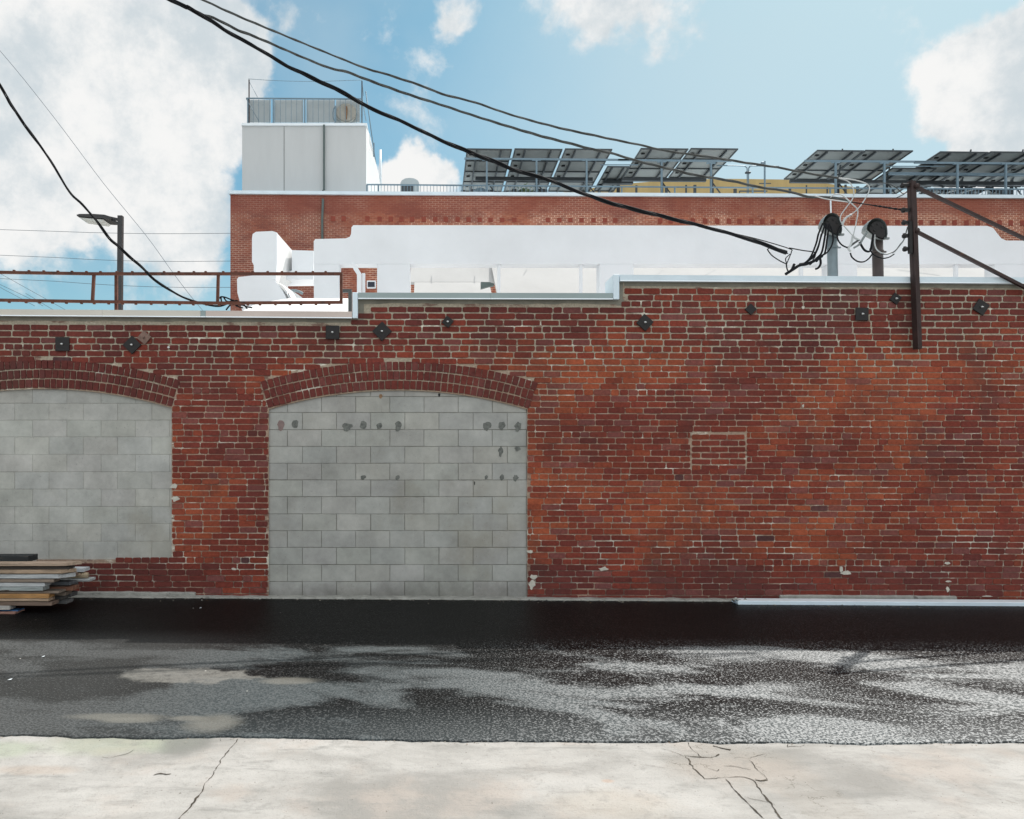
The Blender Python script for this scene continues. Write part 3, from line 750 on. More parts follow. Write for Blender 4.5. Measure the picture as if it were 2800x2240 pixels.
for x0, x1, th, m in ((-640, -300, 18, 'cream_metal'), (-300, 285, 18, 'cream_metal'), (285, 552, 18, 'cream_metal'), (552, 566, 18, 'teal_metal'), (566, 964, 18, 'pink_metal'),
                      (980, 1340, 17, 'teal_metal'), (1340, 1673, 17, 'teal_metal'), (1692, 2251, 17, 'white_metal'), (2251, 2484, 17, 'white_metal'), (2505, 3000, 17, 'white_metal'), (3000, 3650, 17, 'white_metal')):
    coping(x0, x1, th, M[m])
coping(2484, 2505, 17, M['white_metal'])
for xa, xb, yt, yb in ((965, 980, top_y(980) - 17, top_y(970)), (1674, 1691, top_y(1700) - 17, top_y(1680))):
    b_ = MB(); b_.bbox(wx(xa), wx(xb) - .003, WY - .055, WY + .36, wz(yb), wz(yt) + .004, .004); b_.build('coping', M['white_metal'], bb)

# anchor plates with their bolts
AP = [(173, 942, 19, 0, 'black_iron', 'square black anchor plate above the left arch'), (363, 944, 18, 45, 'black_iron', 'large black diamond anchor plate above the left arch'), (396, 924, 14, 40, 'tan_iron', 'faded tan plate half behind the black diamond'),
      (910, 910, 18.5, 1, 'black_iron', 'square black anchor plate near the roof step'), (1045, 907, 19, 46, 'black_iron', 'large diamond anchor plate over the right arch'), (1224, 881, 12, 38, 'black_iron', 'small diamond anchor plate over the right arch'),
      (1762, 883, 17, 42, 'black_iron', 'diamond anchor plate right of the coping step'), (2051, 847, 11.5, 44, 'black_iron', 'plain small diamond plate without bolt'), (2354, 860, 17.5, 1, 'black_iron', 'square anchor plate left of the iron post'),
      (2446, 818, 12, 36, 'black_iron', 'small tilted plate beside the iron post'), (2679, 841, 17, 33, 'black_iron', 'large tilted plate right of the iron post')]
for x, y, s, ang, m, lb in AP:
    c = Vector((wx(x), WY, wz(y))); h = s * WY / F
    b_ = MB(); bm = bmesh.new(); bmesh.ops.create_cube(bm, size=1)
    for v in bm.verts: v.co = Vector((v.co.x * 2 * h, v.co.y * .014, v.co.z * 2 * h))
    bmesh.ops.bevel(bm, geom=bm.edges[:], offset=.003, segments=1, affect='EDGES')
    b_.frombm(bm, mat=Matrix.Translation(c + Vector((0, -.021, 0))) @ Matrix.Rotation(R(ang), 4, 'Y'))
    o = b_.build('anchor_plate', M[m], bb); o['label'] = lb
    if 'without' not in lb:
        t = MB(); t.tube([c + Vector((0, -.028, 0)), c + Vector((0, -.042, 0))], .012, 6); t.bar(c + Vector((-.013, -.043, .002)), c + Vector((.013, -.043, -.001)), .012, .007)
        t.build('bolt', M['steel_bright' if m == 'black_iron' else 'tan_iron'], o)
b_ = MB(); b_.tube([(wx(462), WY - .001, wz(951)), (wx(462), WY - .02, wz(951))], .014, 8); b_.build('pipe_stub', M['steel_bright'], bb)

# ledge at the foot of the wall
def ledge(x0, x1, y, d, h, seed, m='concrete_ledge'):
    n = int(abs(x1 - x0) / 6) + 2; b_ = MB(); V = []
    for k in range(n + 1):
        X = wx(x0 + (x1 - x0) * k / n); g_ = gz(X)
        a = .018 * mnoise.noise(Vector((X * 5, seed, 0))) + .01 * mnoise.noise(Vector((X * 21, seed, 4)))
        hh = h + .010 * mnoise.noise(Vector((X * 6, seed, 9)))
        for yy, zz in ((WY + .02, g_ + hh + .004), (WY - d + .012 + a, g_ + hh), (WY - d + a, g_ + hh - .012), (WY - d - .012 + a * 1.4, g_ - .01)): V.append((X, yy, zz))
    Fc = [(k * 4 + j, k * 4 + 4 + j, k * 4 + 5 + j, k * 4 + 1 + j) for k in range(n) for j in range(3)] + [(0, 1, 2, 3), (n * 4 + 3, n * 4 + 2, n * 4 + 1, n * 4)]
    b_.poly(V, Fc); return b_.build('foundation_ledge', M[m], bb)
ledge(-640, 2010, 0, .10, .035, 1)
ledge(215, 536, 0, .045, .075, 4)
ledge(2130, 2610, 0, .03, .085, 7)
# white metal trough lying along the foot of the wall
tr = empty('metal_trough', (wx(2400), WY - .17, gz(5)), 'long pale blue metal trough lying on the asphalt along the foot of the brick wall', 'trough')
b_ = MB()
XA, XB = wx(1990), XW1 - .3
prof = [(-.10, .0), (-.10, .036), (-.085, .039), (-.085, .012), (.055, .012), (.055, .039), (.07, .036), (.07, .0)]
V = []
for X in (XA, XB):
    for py, pz in prof: V.append((X, WY - .185 + py, gz(X) + .019 + pz))
n = len(prof); b_.poly(V, [(k, (k + 1) % n, n + (k + 1) % n, n + k) for k in range(n)])
b_.build('channel', M['white_metal'], tr)
b_ = MB(); b_.poly([(XA + .02, WY - .27, gz(XA) + .0605), (XB, WY - .27, gz(XB) + .0605), (XB, WY - .115, gz(XB) + .0615), (XA + .02, WY - .115, gz(XA) + .0615), (XA + .02, WY - .27, gz(XA) + .055), (XB, WY - .27, gz(XB) + .055)], [(0, 1, 2, 3), (0, 4, 5, 1)])
b_.build('cover_strip', M['lip'], tr, fix=False)
b_ = MB(); b_.tube([Vector((wx(1985 + k * 9), WY - .20 + .015 * math.sin(k * 2.1), gz(4) + .055 + .018 * math.sin(k * 1.7))) for k in range(5)], .018, 6); b_.build('torn_end', M['concrete_ledge'], tr)

# ================================================================== IRON POST AND BRACES
ip = empty('iron_post', (wx(2505), WY - .05, wz(955)), 'tall dark iron post bolted to the brick wall, rising above the coping with two braces', 'post')
PF = WY - .088
b_ = MB(); a0, a1 = P(2492, 497, PF), P(2509, 955, PF)
b_.bar(a0, a1, .075, .055, up=Vector((0, 1, 0))); b_.bar(a0 + Vector((-.028, -.04, 0)), a1 + Vector((-.028, -.04, 0)), .012, .04, up=Vector((0, 1, 0)))
b_.build('shaft', M['rustdark'], ip)
for y in (508, 575, 609, 645, 681):
    x = 2492 + (y - 497) * 17 / 458; b_ = MB()
    c = P(x - 20, y, PF); b_.bbox(c.x - .035, c.x + .05, c.y - .03, c.y + .03, c.z - .017, c.z + .017, .004); b_.tube([c + Vector((-.02, 0, -.028)), c + Vector((-.02, 0, .028))], .018, 8)
    b_.build('wire_bracket', M['black_iron'], ip)
b_ = MB(); c = P(2489, 650, PF - .03); b_.bbox(c.x - .02, c.x + .02, c.y - .02, c.y + .02, c.z - .19, c.z + .19, .004); b_.build('bracket_rail', M['black_iron'], ip)
for (xa, ya, xb, yb) in ((2503, 511, 3030, 762), (2503, 632, 3160, 970)):
    b_ = MB(); A_, B_ = P(xa, ya, PF - .01), P(xb, yb, WY - .065)
    b_.bar(A_, B_, .034, .034); b_.tube([A_ + Vector((0, .03, 0)), A_ + Vector((0, -.04, 0))], .03, 8); b_.build('brace', M['rustdark'], ip)

# ================================================================== RUSTY RAILING
RZ = 9.02
rr = empty('rusty_railing', P(318, 850, RZ), 'rusty iron pipe railing along the top left of the brick parapet', 'railing')
top = [(-560, 737), (0, 745), (255, 749), (597, 749), (937, 749)]; bot = [(-560, 814), (0, 821), (255, 825), (597, 829), (937, 827)]
for nm, L in (('rail', top), ('rail', bot)):
    b_ = MB(); pp = [P(x, y, RZ) for x, y in L]
    for a, b in zip(pp[:-1], pp[1:]): b_.bar(a, b, .034, .034)
    k = 0; x = -540
    while x < 930:
        y = None
        for (xa, ya), (xb, yb) in zip(L[:-1], L[1:]):
            if xa <= x <= xb: y = ya + (yb - ya) * (x - xa) / (xb - xa)
        if y is not None:
            c = P(x + rnd.uniform(-5, 5), y + (-5 if L is top else 5), RZ); b_.bbox(c.x - .014, c.x + .014, c.y - .014, c.y + .014, c.z - .010, c.z + .010, .003)
        x += 38 if L is bot else 41
    b_.build(nm, M['rust'], rr)
for xt, yt, xb, yb in ((257, 750, 253, 826), (597, 750, 595, 830), (933, 749, 933, 828), (-350, 740, -350, 818)):
    b_ = MB(); b_.bar(P(xt, yt, RZ + .002), P(xb, yb, RZ + .002), .034, .03, up=Vector((0, 1, 0))); b_.build('upright', M['rust'], rr)
for xt in (318, -500, 905):
    b_ = MB(); a = P(xt, 750, RZ + .045); b2 = P(xt, 880, RZ + .045); b_.bar(a, Vector((b2.x, b2.y, 3.0)), .034, .034, up=Vector((0, 1, 0)))
    if xt != 905: b_.build('support', M['rust'], rr)

# ================================================================== STREET LAMP
LZ = 16.0
lp = empty('street_lamp', Vector((P(326, 800, LZ).x, LZ, -.6)), 'dark flat-headed street lamp on a square pole beyond the rusty railing', 'street lamp')
b_ = MB(); c = P(330, 591, LZ); b0 = P(326, 850, LZ); b_.bar((c.x, LZ, c.z), (b0.x - .03, LZ, -.6), .10, .10, up=Vector((0, 1, 0))); b_.build('pole', M['lamp'], lp)
b_ = MB(); b_.bar(P(328, 602, LZ), P(283, 592, LZ), .07, .05); b_.bar(P(325, 612, LZ), P(300, 598, LZ), .05, .04); b_.build('arm', M['lamp'], lp)
# head: flat tapered plate seen from below
hl = [(308, 600), (296, 594), (270, 590), (225, 590.5), (217, 593), (236, 606), (245, 611), (308, 613)]
b_ = MB(); b_.prism([(P(x, y, LZ).x, P(x, y, LZ).z) for x, y in [(308, 597), (292, 592), (262, 590), (224, 590), (216, 592.5), (218, 596), (250, 599), (296, 603), (308, 603)]], LZ - .12, LZ + .32)
hd = b_.build('lamp_head', M['lamp'], lp)
bm = hd.data
b_ = MB(); A = [P(221, 597, LZ), P(288, 602, LZ)]
b_.poly([(A[0].x, LZ - .09, A[0].z - .012), (A[1].x, LZ - .09, A[1].z - .02), (A[1].x, LZ + .27, A[1].z - .02), (A[0].x, LZ + .27, A[0].z - .012), (A[0].x + .05, LZ - .07, A[0].z - .04), (A[1].x - .03, LZ - .07, A[1].z - .065), (A[1].x - .03, LZ + .25, A[1].z - .065), (A[0].x + .05, LZ + .25, A[0].z - .04)],
        [(0, 1, 2, 3), (4, 5, 6, 7), (0, 1, 5, 4), (1, 2, 6, 5), (2, 3, 7, 6), (3, 0, 4, 7)])
b_.build('lens', M['lens'], hd)

# ================================================================== OVERHEAD CABLES
def zline(x0, z0, x1, z1): return lambda x: z0 + (z1 - z0) * (x - x0) / (x1 - x0)
def cable(name, pts, zf, r, m, label, k=1, pitch=.5, spread=1.0, var=0.0, cat='cable', group=None, parent=None, step=5):
    pp = spline([P(x, y, zf(x)) for x, y in pts], step); b_ = MB()
    if k == 1: b_.tube(pp, r, 6)
    else: twist(b_, pp, r, k, pitch, spread, 6, var)
    if parent: return b_.build(name, m, parent)
    b_.build(name, m); o = bpy.data.objects[-1] if False else None
    return b_
def add_cable(name, pts, zf, r, m, label, **kw):
    b0 = len(COL.objects); cable(name, pts, zf, r, m, label, **kw); o = COL.objects[-1]; tag(o, label, 'cable', kw.get('group')); return o
zc = zline(-400, 8.9, 2300, 9.15)
thick = [(-330, -420), (100, -190), (467, 0), (519, 23), (584, 62), (633, 94), (700, 130), (783, 180), (843, 208), (945, 257), (1006, 292), (1107, 336), (1209, 385), (1290, 419), (1348, 441), (1423, 471), (1497, 491), (1571, 521), (1645, 547), (1720, 569), (1794, 587), (1886, 610), (2000, 640), (2075, 664), (2151, 692)]
add_cable('power_cable', thick, zc, .0125, M['cable'], 'thickest black twisted cable, lowest of the three running down to the left mast', k=3, pitch=1.3, spread=1.05, var=.3)
middle = [(-200, -330), (300, -95), (519, 26), (584, 49), (649, 82), (700, 102), (884, 180), (945, 196), (1006, 219), (1107, 255), (1209, 288), (1300, 318), (1404, 350), (1478, 372), (1552, 391), (1615, 407), (1675, 420), (1738, 439), (1808, 457), (1868, 471), (1905, 480), (2000, 495), (2075, 512), (2151, 523), (2211, 538), (2271, 540), (2328, 553)]
add_cable('power_cable', middle, lambda x: zc(x) + .12, .0085, M['cable_grey'], 'grey twisted cable in the middle of the three crossing the sky', k=3, pitch=.8, spread=1.0, var=.2)
upper = [(-100, -330), (300, -115), (555, 0), (617, 29), (700, 65), (981, 180), (1046, 200), (1148, 233), (1209, 257), (1300, 281), (1400, 315), (1530, 350), (1608, 367), (1682, 383), (1757, 398), (1812, 411), (1886, 422), (2000, 439), (2056, 448), (2132, 459), (2188, 470), (2245, 480), (2294, 487)]
add_cable('power_cable', upper, lambda x: zc(x) + .2, .0075, M['cable_grey'], 'grey twisted cable highest of the three crossing the sky', k=3, pitch=.9, spread=1.0, var=.2)
left = [(-300, -260), (-140, 20), (0, 233), (30, 286), (60, 330), (92, 375), (130, 428), (165, 485), (195, 532), (225, 560), (262, 602), (300, 652), (322, 672), (352, 700), (382, 725), (415, 758), (450, 784), (490, 808), (530, 824), (570, 834), (600, 837), (622, 830), (640, 822)]
add_cable('power_cable', left, zline(-300, 7.9, 640, 9.3), .0085, M['cable'], 'black twisted cable running down the left sky to behind the rusty railing', k=3, pitch=1.1, spread=1.0, var=.5)
add_cable('guy_wire', [(-200, -80), (0, 139), (145, 318), (282, 500), (400, 645), (470, 742), (520, 808), (560, 856)], lambda x: 14.0, .005, M['far_wire'], 'single thin wire slanting down past the street lamp')
for i, (ya, yb, yc, lb) in enumerate(((628, 638, 638, 'uppermost faint level wire far behind the street lamp'), (698, 713, 714, 'middle faint level wire far behind the street lamp'), (762, 781, 786, 'lowest faint level wire, seen between the railing bars'))):
    add_cable('utility_wire', [(-900, ya - 25), (0, ya), (328, yb), (640, yc), (1500, yc - 12)], lambda x: 36.0, .011, M['far_wire'], lb, group='level wires far behind the lamp', step=3)
for i, (xa, ya, xb, yb, lb) in enumerate(((0, 748, 180, 848, 'steepest of the faint slanting wires at the left edge'), (0, 778, 78, 815, 'faint slanting wire ending just under the lower rail, second down'), (0, 786, 55, 815, 'short faint slanting wire below the other two'), (110, 826, 150, 850, 'faint wire dropping to the coping below the first upright'))):
    add_cable('utility_wire', [(xa - (xb - xa), ya - (yb - ya)), (xa, ya), (xb, yb), (xb + 40, yb + 22)], lambda x: 40.0, .012, M['far_wire'], lb, group='slanting wires at the left edge', step=3)
# tangle where the left cable meets the building
tg = empty('cable_splice', P(640, 822, 9.35), 'tangled black cable splice behind the railing at the corner of the tall building', 'cable splice')
for L in ([(601, 817), (604, 812), (615, 813), (628, 818), (642, 824), (655, 830)], [(604, 812), (606, 826), (611, 832)], [(618, 848), (626, 838), (634, 830), (646, 822), (655, 827)], [(640, 822), (650, 832), (668, 836), (676, 845)], [(645, 838), (660, 828), (672, 838), (690, 842)], [(612, 814), (620, 824), (636, 827), (650, 838), (664, 842)]):
    cable('strand', L, lambda x: 9.35, .010, M['cable'], '', parent=tg)

# ================================================================== SERVICE MASTS
MZ = 9.36
def hood_x(u): return math.cos(u) + (0 if math.sin(u) > 0 else -.28 * math.sin(u))
def hood_z(u): return math.sin(u) * (1 if math.sin(u) > 0 else (.85 + .35 * math.cos(u)))
def mast(x, ytop, ybot, wpx, capc, capr, pm, label, tilt):
    e = empty('service_mast', Vector((P(x, ybot, MZ).x, MZ, 3.05)), label, 'service mast')
    k = MZ / F; b_ = MB(); a = P(x - 1, capc[1] + 15, MZ); c = P(x + 1, ybot, MZ)
    b_.tube([a, (c.x, MZ, c.z), (c.x, MZ, 3.05)], wpx * k / 2, 16); b_.build('pipe', pm, e)
    b_ = MB(); c0 = P(x, (capc[1] + 55), MZ); 
    b_.tube([c0 + Vector((0, 0, .012)), c0 + Vector((0, 0, -.012))], wpx * k / 2 + .008, 16); b_.bbox(c0.x + wpx * k / 2, c0.x + wpx * k / 2 + .045, MZ - .012, MZ + .012, c0.z - .01, c0.z + .01, .003); b_.build('clamp', pm, e)
    # hood: a bell lying over, open face towards the alley and down
    b_ = MB(); cc = P(capc[0], capc[1], MZ); rx, rz = capr[0] * k, capr[1] * k; n = 18; rings = []
    for j in range(7):                                            # from face rim back over the top
        t = j / 6; s = math.cos(t * math.pi / 2) ** .6; y = MZ - .10 + .22 * math.sin(t * math.pi / 2)
        rings.append([(cc.x + rx * s * hood_x(u), y, cc.z + rz * s * hood_z(u) + .02 * t) for u in [2 * math.pi * q_ / n for q_ in range(n)]])
    V = [p for r_ in rings for p in r_]; Fc = [(j * n + i, j * n + (i + 1) % n, (j + 1) * n + (i + 1) % n, (j + 1) * n + i) for j in range(6) for i in range(n)]
    b_.poly(V, Fc, None, True); hood = b_.build('hood', M['cap'], e)
    b_ = MB(); V = [(cc.x + rx * .74 * hood_x(u) + .004, MZ - .094, cc.z + rz * .76 * hood_z(u) - .006) for u in [2 * math.pi * q_ / n for q_ in range(n)]]
    b_.poly(V + [(a_, b2 + .01, c_) for a_, b2, c_ in V], [tuple(range(n)), tuple(range(2 * n - 1, n - 1, -1))]); b_.build('face_plate', M['black_iron'], hood, fix=False)
    for hx, hz in ((-.45, .35), (.1, .45), (-.2, -.1), (.5, .2)):
        b_ = MB(); p_ = Vector((cc.x + rx * hx, MZ - .092, cc.z + rz * hz)); b_.tube([p_ + Vector((0, -.004, 0)), p_ + Vector((0, .006, 0))], .018, 10)
        b_.build('wire_hole', M['darkhole'], hood)
    b_ = MB(); p_ = cc + Vector((rx * .95, -.06, -rz * .72)); b_.bbox(p_.x - .02, p_.x + .05, p_.y - .02, p_.y + .02, p_.z - .014, p_.z + .014, .004); b_.build('clamp_lug', M['cap'], e)
    return e
m1 = mast(2276, 590, 747, 26, (2264, 622), (26, 33), M['galv'], 'grey galvanised service mast, left of the pair, hung with black drop wires', 0)
m2 = mast(2400, 603, 757, 27, (2385, 634), (28, 31), M['brownpipe'], 'brown service mast, right of the pair, next to the iron post', 0)
mz = lambda x: MZ - .13
for L, r in (([(2250, 610), (2238, 640), (2232, 665), (2218, 700), (2202, 718), (2186, 722)], .011), ([(2256, 615), (2244, 650), (2236, 680), (2222, 705), (2200, 720)], .011), ([(2260, 612), (2255, 650), (2247, 690), (2233, 706), (2214, 724)], .012),
             ([(2268, 612), (2262, 650), (2256, 690), (2246, 700), (2232, 716)], .011), ([(2272, 620), (2278, 650), (2274, 672), (2262, 690), (2248, 700)], .009), ([(2246, 640), (2240, 665), (2230, 690), (2213, 712)], .010),
             ([(2248, 700), (2230, 712), (2206, 722), (2186, 726), (2170, 736), (2148, 750)], .020), ([(2242, 704), (2244, 720), (2238, 732), (2230, 736)], .014), ([(2150, 750), (2165, 737), (2172, 722)], .016)):
    cable('drop_wire', L, mz, r, M['cable'], '', parent=m1)
for L, r in (([(2098, 682), (2108, 678), (2130, 684), (2155, 694)], .006), ([(2098, 682), (2110, 698), (2130, 712), (2150, 722)], .007), ([(2150, 724), (2160, 700), (2164, 688), (2158, 680), (2075, 655), (2000, 637)], .006), ([(2152, 722), (2148, 708), (2160, 695)], .006), ([(2158, 678), (2195, 685), (2226, 690), (2229, 700), (2222, 712)], .007), ([(2150, 722), (2152, 735), (2156, 744)], .008)):
    cable('drop_wire', L, lambda x: 9.2, r, M['cable'], '', parent=m1)
for L, r, m in (([(2371, 635), (2360, 652), (2350, 668), (2335, 678)], .014, 'cap'), ([(2388, 640), (2384, 665), (2380, 685), (2372, 688), (2362, 682), (2350, 662)], .013, 'cable'),
                ([(2392, 642), (2392, 668), (2400, 685), (2420, 695), (2440, 690)], .008, 'cable_pale'), ([(2440, 690), (2425, 695), (2410, 694)], .008, 'cable'), ([(2378, 680), (2388, 696), (2410, 706), (2430, 704), (2445, 695)], .008, 'cable'),
                ([(2325, 692), (2330, 704), (2345, 715), (2362, 716), (2376, 707), (2384, 696)], .009, 'cable'), ([(2300, 616), (2290, 635), (2291, 655), (2302, 670), (2318, 678)], .009, 'cable'),
                ([(2440, 692), (2452, 682), (2462, 668), (2472, 655), (2482, 620)], .007, 'cable_grey'), ([(2446, 690), (2458, 676), (2470, 660), (2478, 640)], .006, 'cable_pale'), ([(2318, 678), (2326, 672), (2340, 662), (2350, 656)], .014, 'cable_grey')):
    cable('drop_wire', L, mz, r, M[m], '', parent=m2)
# pale wires from the two grey cables
pw = empty('pale_wire_bundle', P(2330, 660, 9.2), 'bundle of pale bare wires looping between the grey cables and the two masts', 'wire bundle')
for L, r in (([(2294, 487), (2320, 497), (2333, 516), (2334, 535), (2328, 549), (2312, 570), (2298, 592), (2300, 608), (2315, 626), (2332, 645)], .007), ([(2294, 487), (2339, 493), (2371, 504), (2377, 520), (2362, 550), (2345, 572), (2328, 587)], .007),
             ([(2328, 587), (2312, 597), (2302, 615)], .014), ([(2271, 540), (2282, 532), (2298, 532), (2312, 541), (2330, 558), (2345, 575), (2342, 605), (2334, 640), (2326, 668)], .007), ([(2332, 645), (2340, 652), (2350, 656)], .013), ([(2332, 645), (2328, 665), (2320, 680), (2326, 688)], .013),
             ([(2228, 536), (2262, 545), (2320, 553)], .006)):
    cable('wire', L, lambda x: 9.22, r, M['cable_pale'], '', parent=pw)
add_cable('tie_wire', [(2328, 553), (2396, 563), (2440, 570), (2478, 575)], lambda x: 9.1 - .0028 * (x - 2328), .007, M['cable'], 'thin black twisted wire from the grey cables to the second bracket of the iron post', k=2, pitch=.12)
add_cable('tie_wire', [(2400, 499), (2430, 503), (2452, 515), (2470, 530), (2484, 520)], lambda x: 8.8, .005, M['cable_grey'], 'thin grey wire sagging to the top of the iron post')
add_cable('tie_wire', [(2452, 541), (2470, 532), (2486, 520)], lambda x: 8.8, .006, M['cable'], 'short black wire tied just below the top of the iron post')

# ================================================================== WHITE ROOFTOP STRUCTURES
def xz(x, y, Z): p = P(x, y, Z); return (p.x, p.z)
def bounds(L, Z): return [xz(x, y, Z) for x, y in L]
SZ = 12.0
wsn = empty('rooftop_screen', Vector((P(1900, 700, SZ).x, SZ, 3.05)), 'long smooth white screen wall on slim posts above the brick parapet', 'screen wall')
b_ = MB()
b_.prism(bounds([(858, 660), (862, 654), (945, 652), (956, 648), (960, 640), (961, 622), (966, 616), (2700, 618), (2716, 624), (2728, 640), (2738, 652), (2752, 658), (3300, 662), (3300, 722), (858, 722)], SZ), SZ, SZ + .25)
b_.build('fascia', M['stucco'], wsn)
def leg(x0, x1, nm='pier', m='stucco', d0=.0, d1=.25, taper=0):
    b_ = MB(); a = xz(x0, 721, SZ); c = xz(x1, 721, SZ); b_.bbox(a[0], c[0], SZ + d0 + .002, SZ + d1 - .002, 3.055, a[1], .01); b_.build(nm, M[m], wsn)
leg(858, 928); leg(1031, 1122); leg(1640, 1733); leg(2268, 2345); leg(2722, 3300)
for x in (1365, 1590, 2195, 2620): leg(x - 4, x + 4, 'slim_post', 'stucco', .02, .10)
b_ = MB(); b_.prism(bounds([(961, 716), (972, 722), (988, 748), (988, 900), (976, 900), (976, 750), (966, 735)], SZ - .2), SZ - .2, SZ - .13); b_.build('bracket_post', M['stucco'], wsn)
b_ = MB(); a = xz(990, 747, SZ - .15); c = xz(998, 900, SZ - .15); b_.box(a[0], c[0], SZ - .15, SZ - .09, c[1], a[1]); b_.build('slim_post', M['stucco'], wsn)
# sunlit sloping white membrane roof behind the screen
ln = empty('lean_to_roof', (P(1800, 760, 13).x, 13.2, 3.05), 'bright white sloping lean-to roof seen through the gaps under the screen wall', 'roof')
b_ = MB()
def slope(x0, x1, Za, ya, Zb, yb, th=.06):
    A, B = P(x0, ya, Za), P(x1, ya, Za); C, D_ = P(x1, yb, Zb), P(x0, yb, Zb); C.x = B.x; D_.x = A.x
    V = [A, B, C, D_]; return b_.poly(V + [v - Vector((0, 0, th)) for v in V], [(0, 1, 2, 3), (7, 6, 5, 4), (0, 4, 5, 1), (1, 5, 6, 2), (2, 6, 7, 3), (3, 7, 4, 0)])
slope(1129, 1358, 13.0, 865, 14.6, 772); slope(1372, 3300, 13.0, 865, 15.6, 700)
b_.build('slope', M['dull_membrane'], ln)
b_ = MB(); slope(1122, 1358, 14.62, 771, 15.6, 700); b_.build('upper_slope', M['dull_membrane'], ln)
b_ = MB()
for x0, x1 in ((1210, 1208), (1325, 1322), (1455, 1442), (1820, 1800), (1960, 1930), (2450, 2560)):
    A, B = P(x0, 722, 15.2), P(x1, 745, 14.9); b_.bar(A + Vector((0, -.12, .1)), B + Vector((0, -.12, .1)), .012)
b_.build('seam_cord', M['cable_grey'], ln)
b_ = MB(); b_.prism(bounds([(1315, 771), (1340, 772), (1352, 776), (1351, 781), (1336, 783), (1315, 789)], 12.9), 12.9, 13.0); b_.build('vent_opening', M['greenpipe'], ln)
# duct
DZ = 12.6
du = empty('air_duct', (P(730, 760, DZ).x, DZ, 3.05), 'tall rounded white air duct standing left of the screen wall', 'air duct')
b_ = MB(); b_.prism(bounds([(689, 650), (691, 640), (700, 634), (745, 632), (757, 636), (757, 716), (752, 790), (752, 900), (694, 900), (694, 726), (689, 716)], DZ), DZ, DZ + .9)
b_.build('riser', M['stucco'], du)
b_ = MB(); Z2 = DZ + .03
b_.poly([P(757.2, 637, Z2), P(798, 684, DZ + .8), P(798, 770, DZ + .8), P(775, 800, DZ + .5), P(752.2, 800, Z2), P(757.2, 717, Z2), P(757.2, 637, DZ + .9) + Vector((0, .0, -.04)), P(798, 684, DZ + .95), P(798, 770, DZ + .95)], [(0, 1, 2, 3, 4, 5), (0, 6, 7, 1), (1, 7, 8, 2)])
b_.build('side_panel', M['membrane'], du, fix=False)
b_ = MB(); b_.prism(bounds([(798, 684), (857, 686), (857, 764), (773, 765), (773, 790), (790, 812), (798, 835), (760, 835), (757, 760), (798, 740)], DZ + .6), DZ + .6, DZ + 1.1); b_.build('cross_duct', M['stucco'], du)
b_ = MB()
for L in ([(770, 798), (800, 795), (815, 797), (828, 803)], [(772, 810), (795, 808), (815, 812)]): b_.tube(spline([P(x, y, DZ + 1.6) for x, y in L], 4), .028, 8)
b_.build('pipe', M['galv'], du)
# big curved duct elbow
el = empty('duct_elbow', (P(715, 800, 11.2).x, 11.2, 3.05), 'big rounded white duct elbow behind the rusty railing', 'duct elbow')
b_ = MB(); b_.prism(bounds([(648, 764), (652, 758), (676, 755), (700, 753), (722, 756), (745, 765), (762, 778), (772, 794), (781, 812), (786, 870), (668, 870), (656, 826), (649, 800)], 11.0), 11.0, 11.6); b_.build('elbow', M['stucco'], el)
b_ = MB(); pts_ = [P(x, y, 11.03) for x, y in [(735, 757), (758, 770), (775, 783), (788, 800), (797, 818), (799, 870)]]; pb = [p + Vector((.16, .9, 0)) for p in pts_]
n = len(pts_); b_.poly(pts_ + pb, [(i, i + 1, n + i + 1, n + i) for i in range(n - 1)]); b_.build('curved_skin', M['membrane'], el, fix=False)
# low white curb just behind the parapet
lc = MB(); Zc = 9.35
A = [P(660, 852, Zc), P(705, 829, Zc + .9), P(790, 816, Zc + 1.5), P(955, 816, Zc + 1.5), P(958, 852, Zc)]
lc.poly(A + [Vector((p.x, p.y, 3.0)) for p in A], [(0, 4, 3, 2, 1), (0, 1, 6, 5), (1, 2, 7, 6), (2, 3, 8, 7), (3, 4, 9, 8), (4, 0, 5, 9)])
tag(lc.build('roof_curb', M['membrane']), 'bright low white sloping roof curb just behind the left parapet', 'roof curb')
ds = empty('downspout', (P(948, 850, 9.3).x, 9.3, 3.05), 'short dark grey square downspout frame beside the coping step', 'downspout')
b_ = MB(); b_.bar(P(930, 796, 9.3), P(962, 796, 9.3), .04, .04); b_.build('crosspiece', M['darkframe'], ds)
b_ = MB(); a = P(957, 792, 9.3); b_.bbox(a.x - .02, a.x + .025, 9.27, 9.33, 3.05, a.z - .02, .004); b_.build('drop', M['darkframe'], ds)

# ================================================================== BACKGROUND BRICK WAREHOUSE
BZ = 27.0
wh = empty('brick_warehouse', (P(630, 700, BZ).x, BZ, -.6), 'tall red brick warehouse behind, with white coping and a row of dark header bricks', 'building')
def by(x): return 531 + (x - 630) * .0075 if x < 1000 else 533.8 + (x - 1000) * .0052       # underside of its coping
b_ = MB()
xa, xb = P(630, 0, BZ).x, P(3600, 0, BZ).x
ztl, ztr = P(0, by(630), BZ).z, P(0, by(3600), BZ).z
b_.prism([(xa, -.6), (xb, -.6), (xb, ztr), (xa, ztl)], BZ, BZ + 16); b_.build('wall', M['far_brick'], wh)
b_ = MB(); L = [(627, by(627)), (1000, by(1000)), (3600, by(3600))]
V = []
for x, y in L:
    p0, p1 = P(x, y + 1, BZ), P(x, y - 8, BZ)
    V += [(p0.x, BZ - .09, p0.z), (p0.x, BZ - .09, p1.z), (p0.x, BZ + 16.1, p1.z + .02), (p0.x, BZ + 16.1, p0.z)]
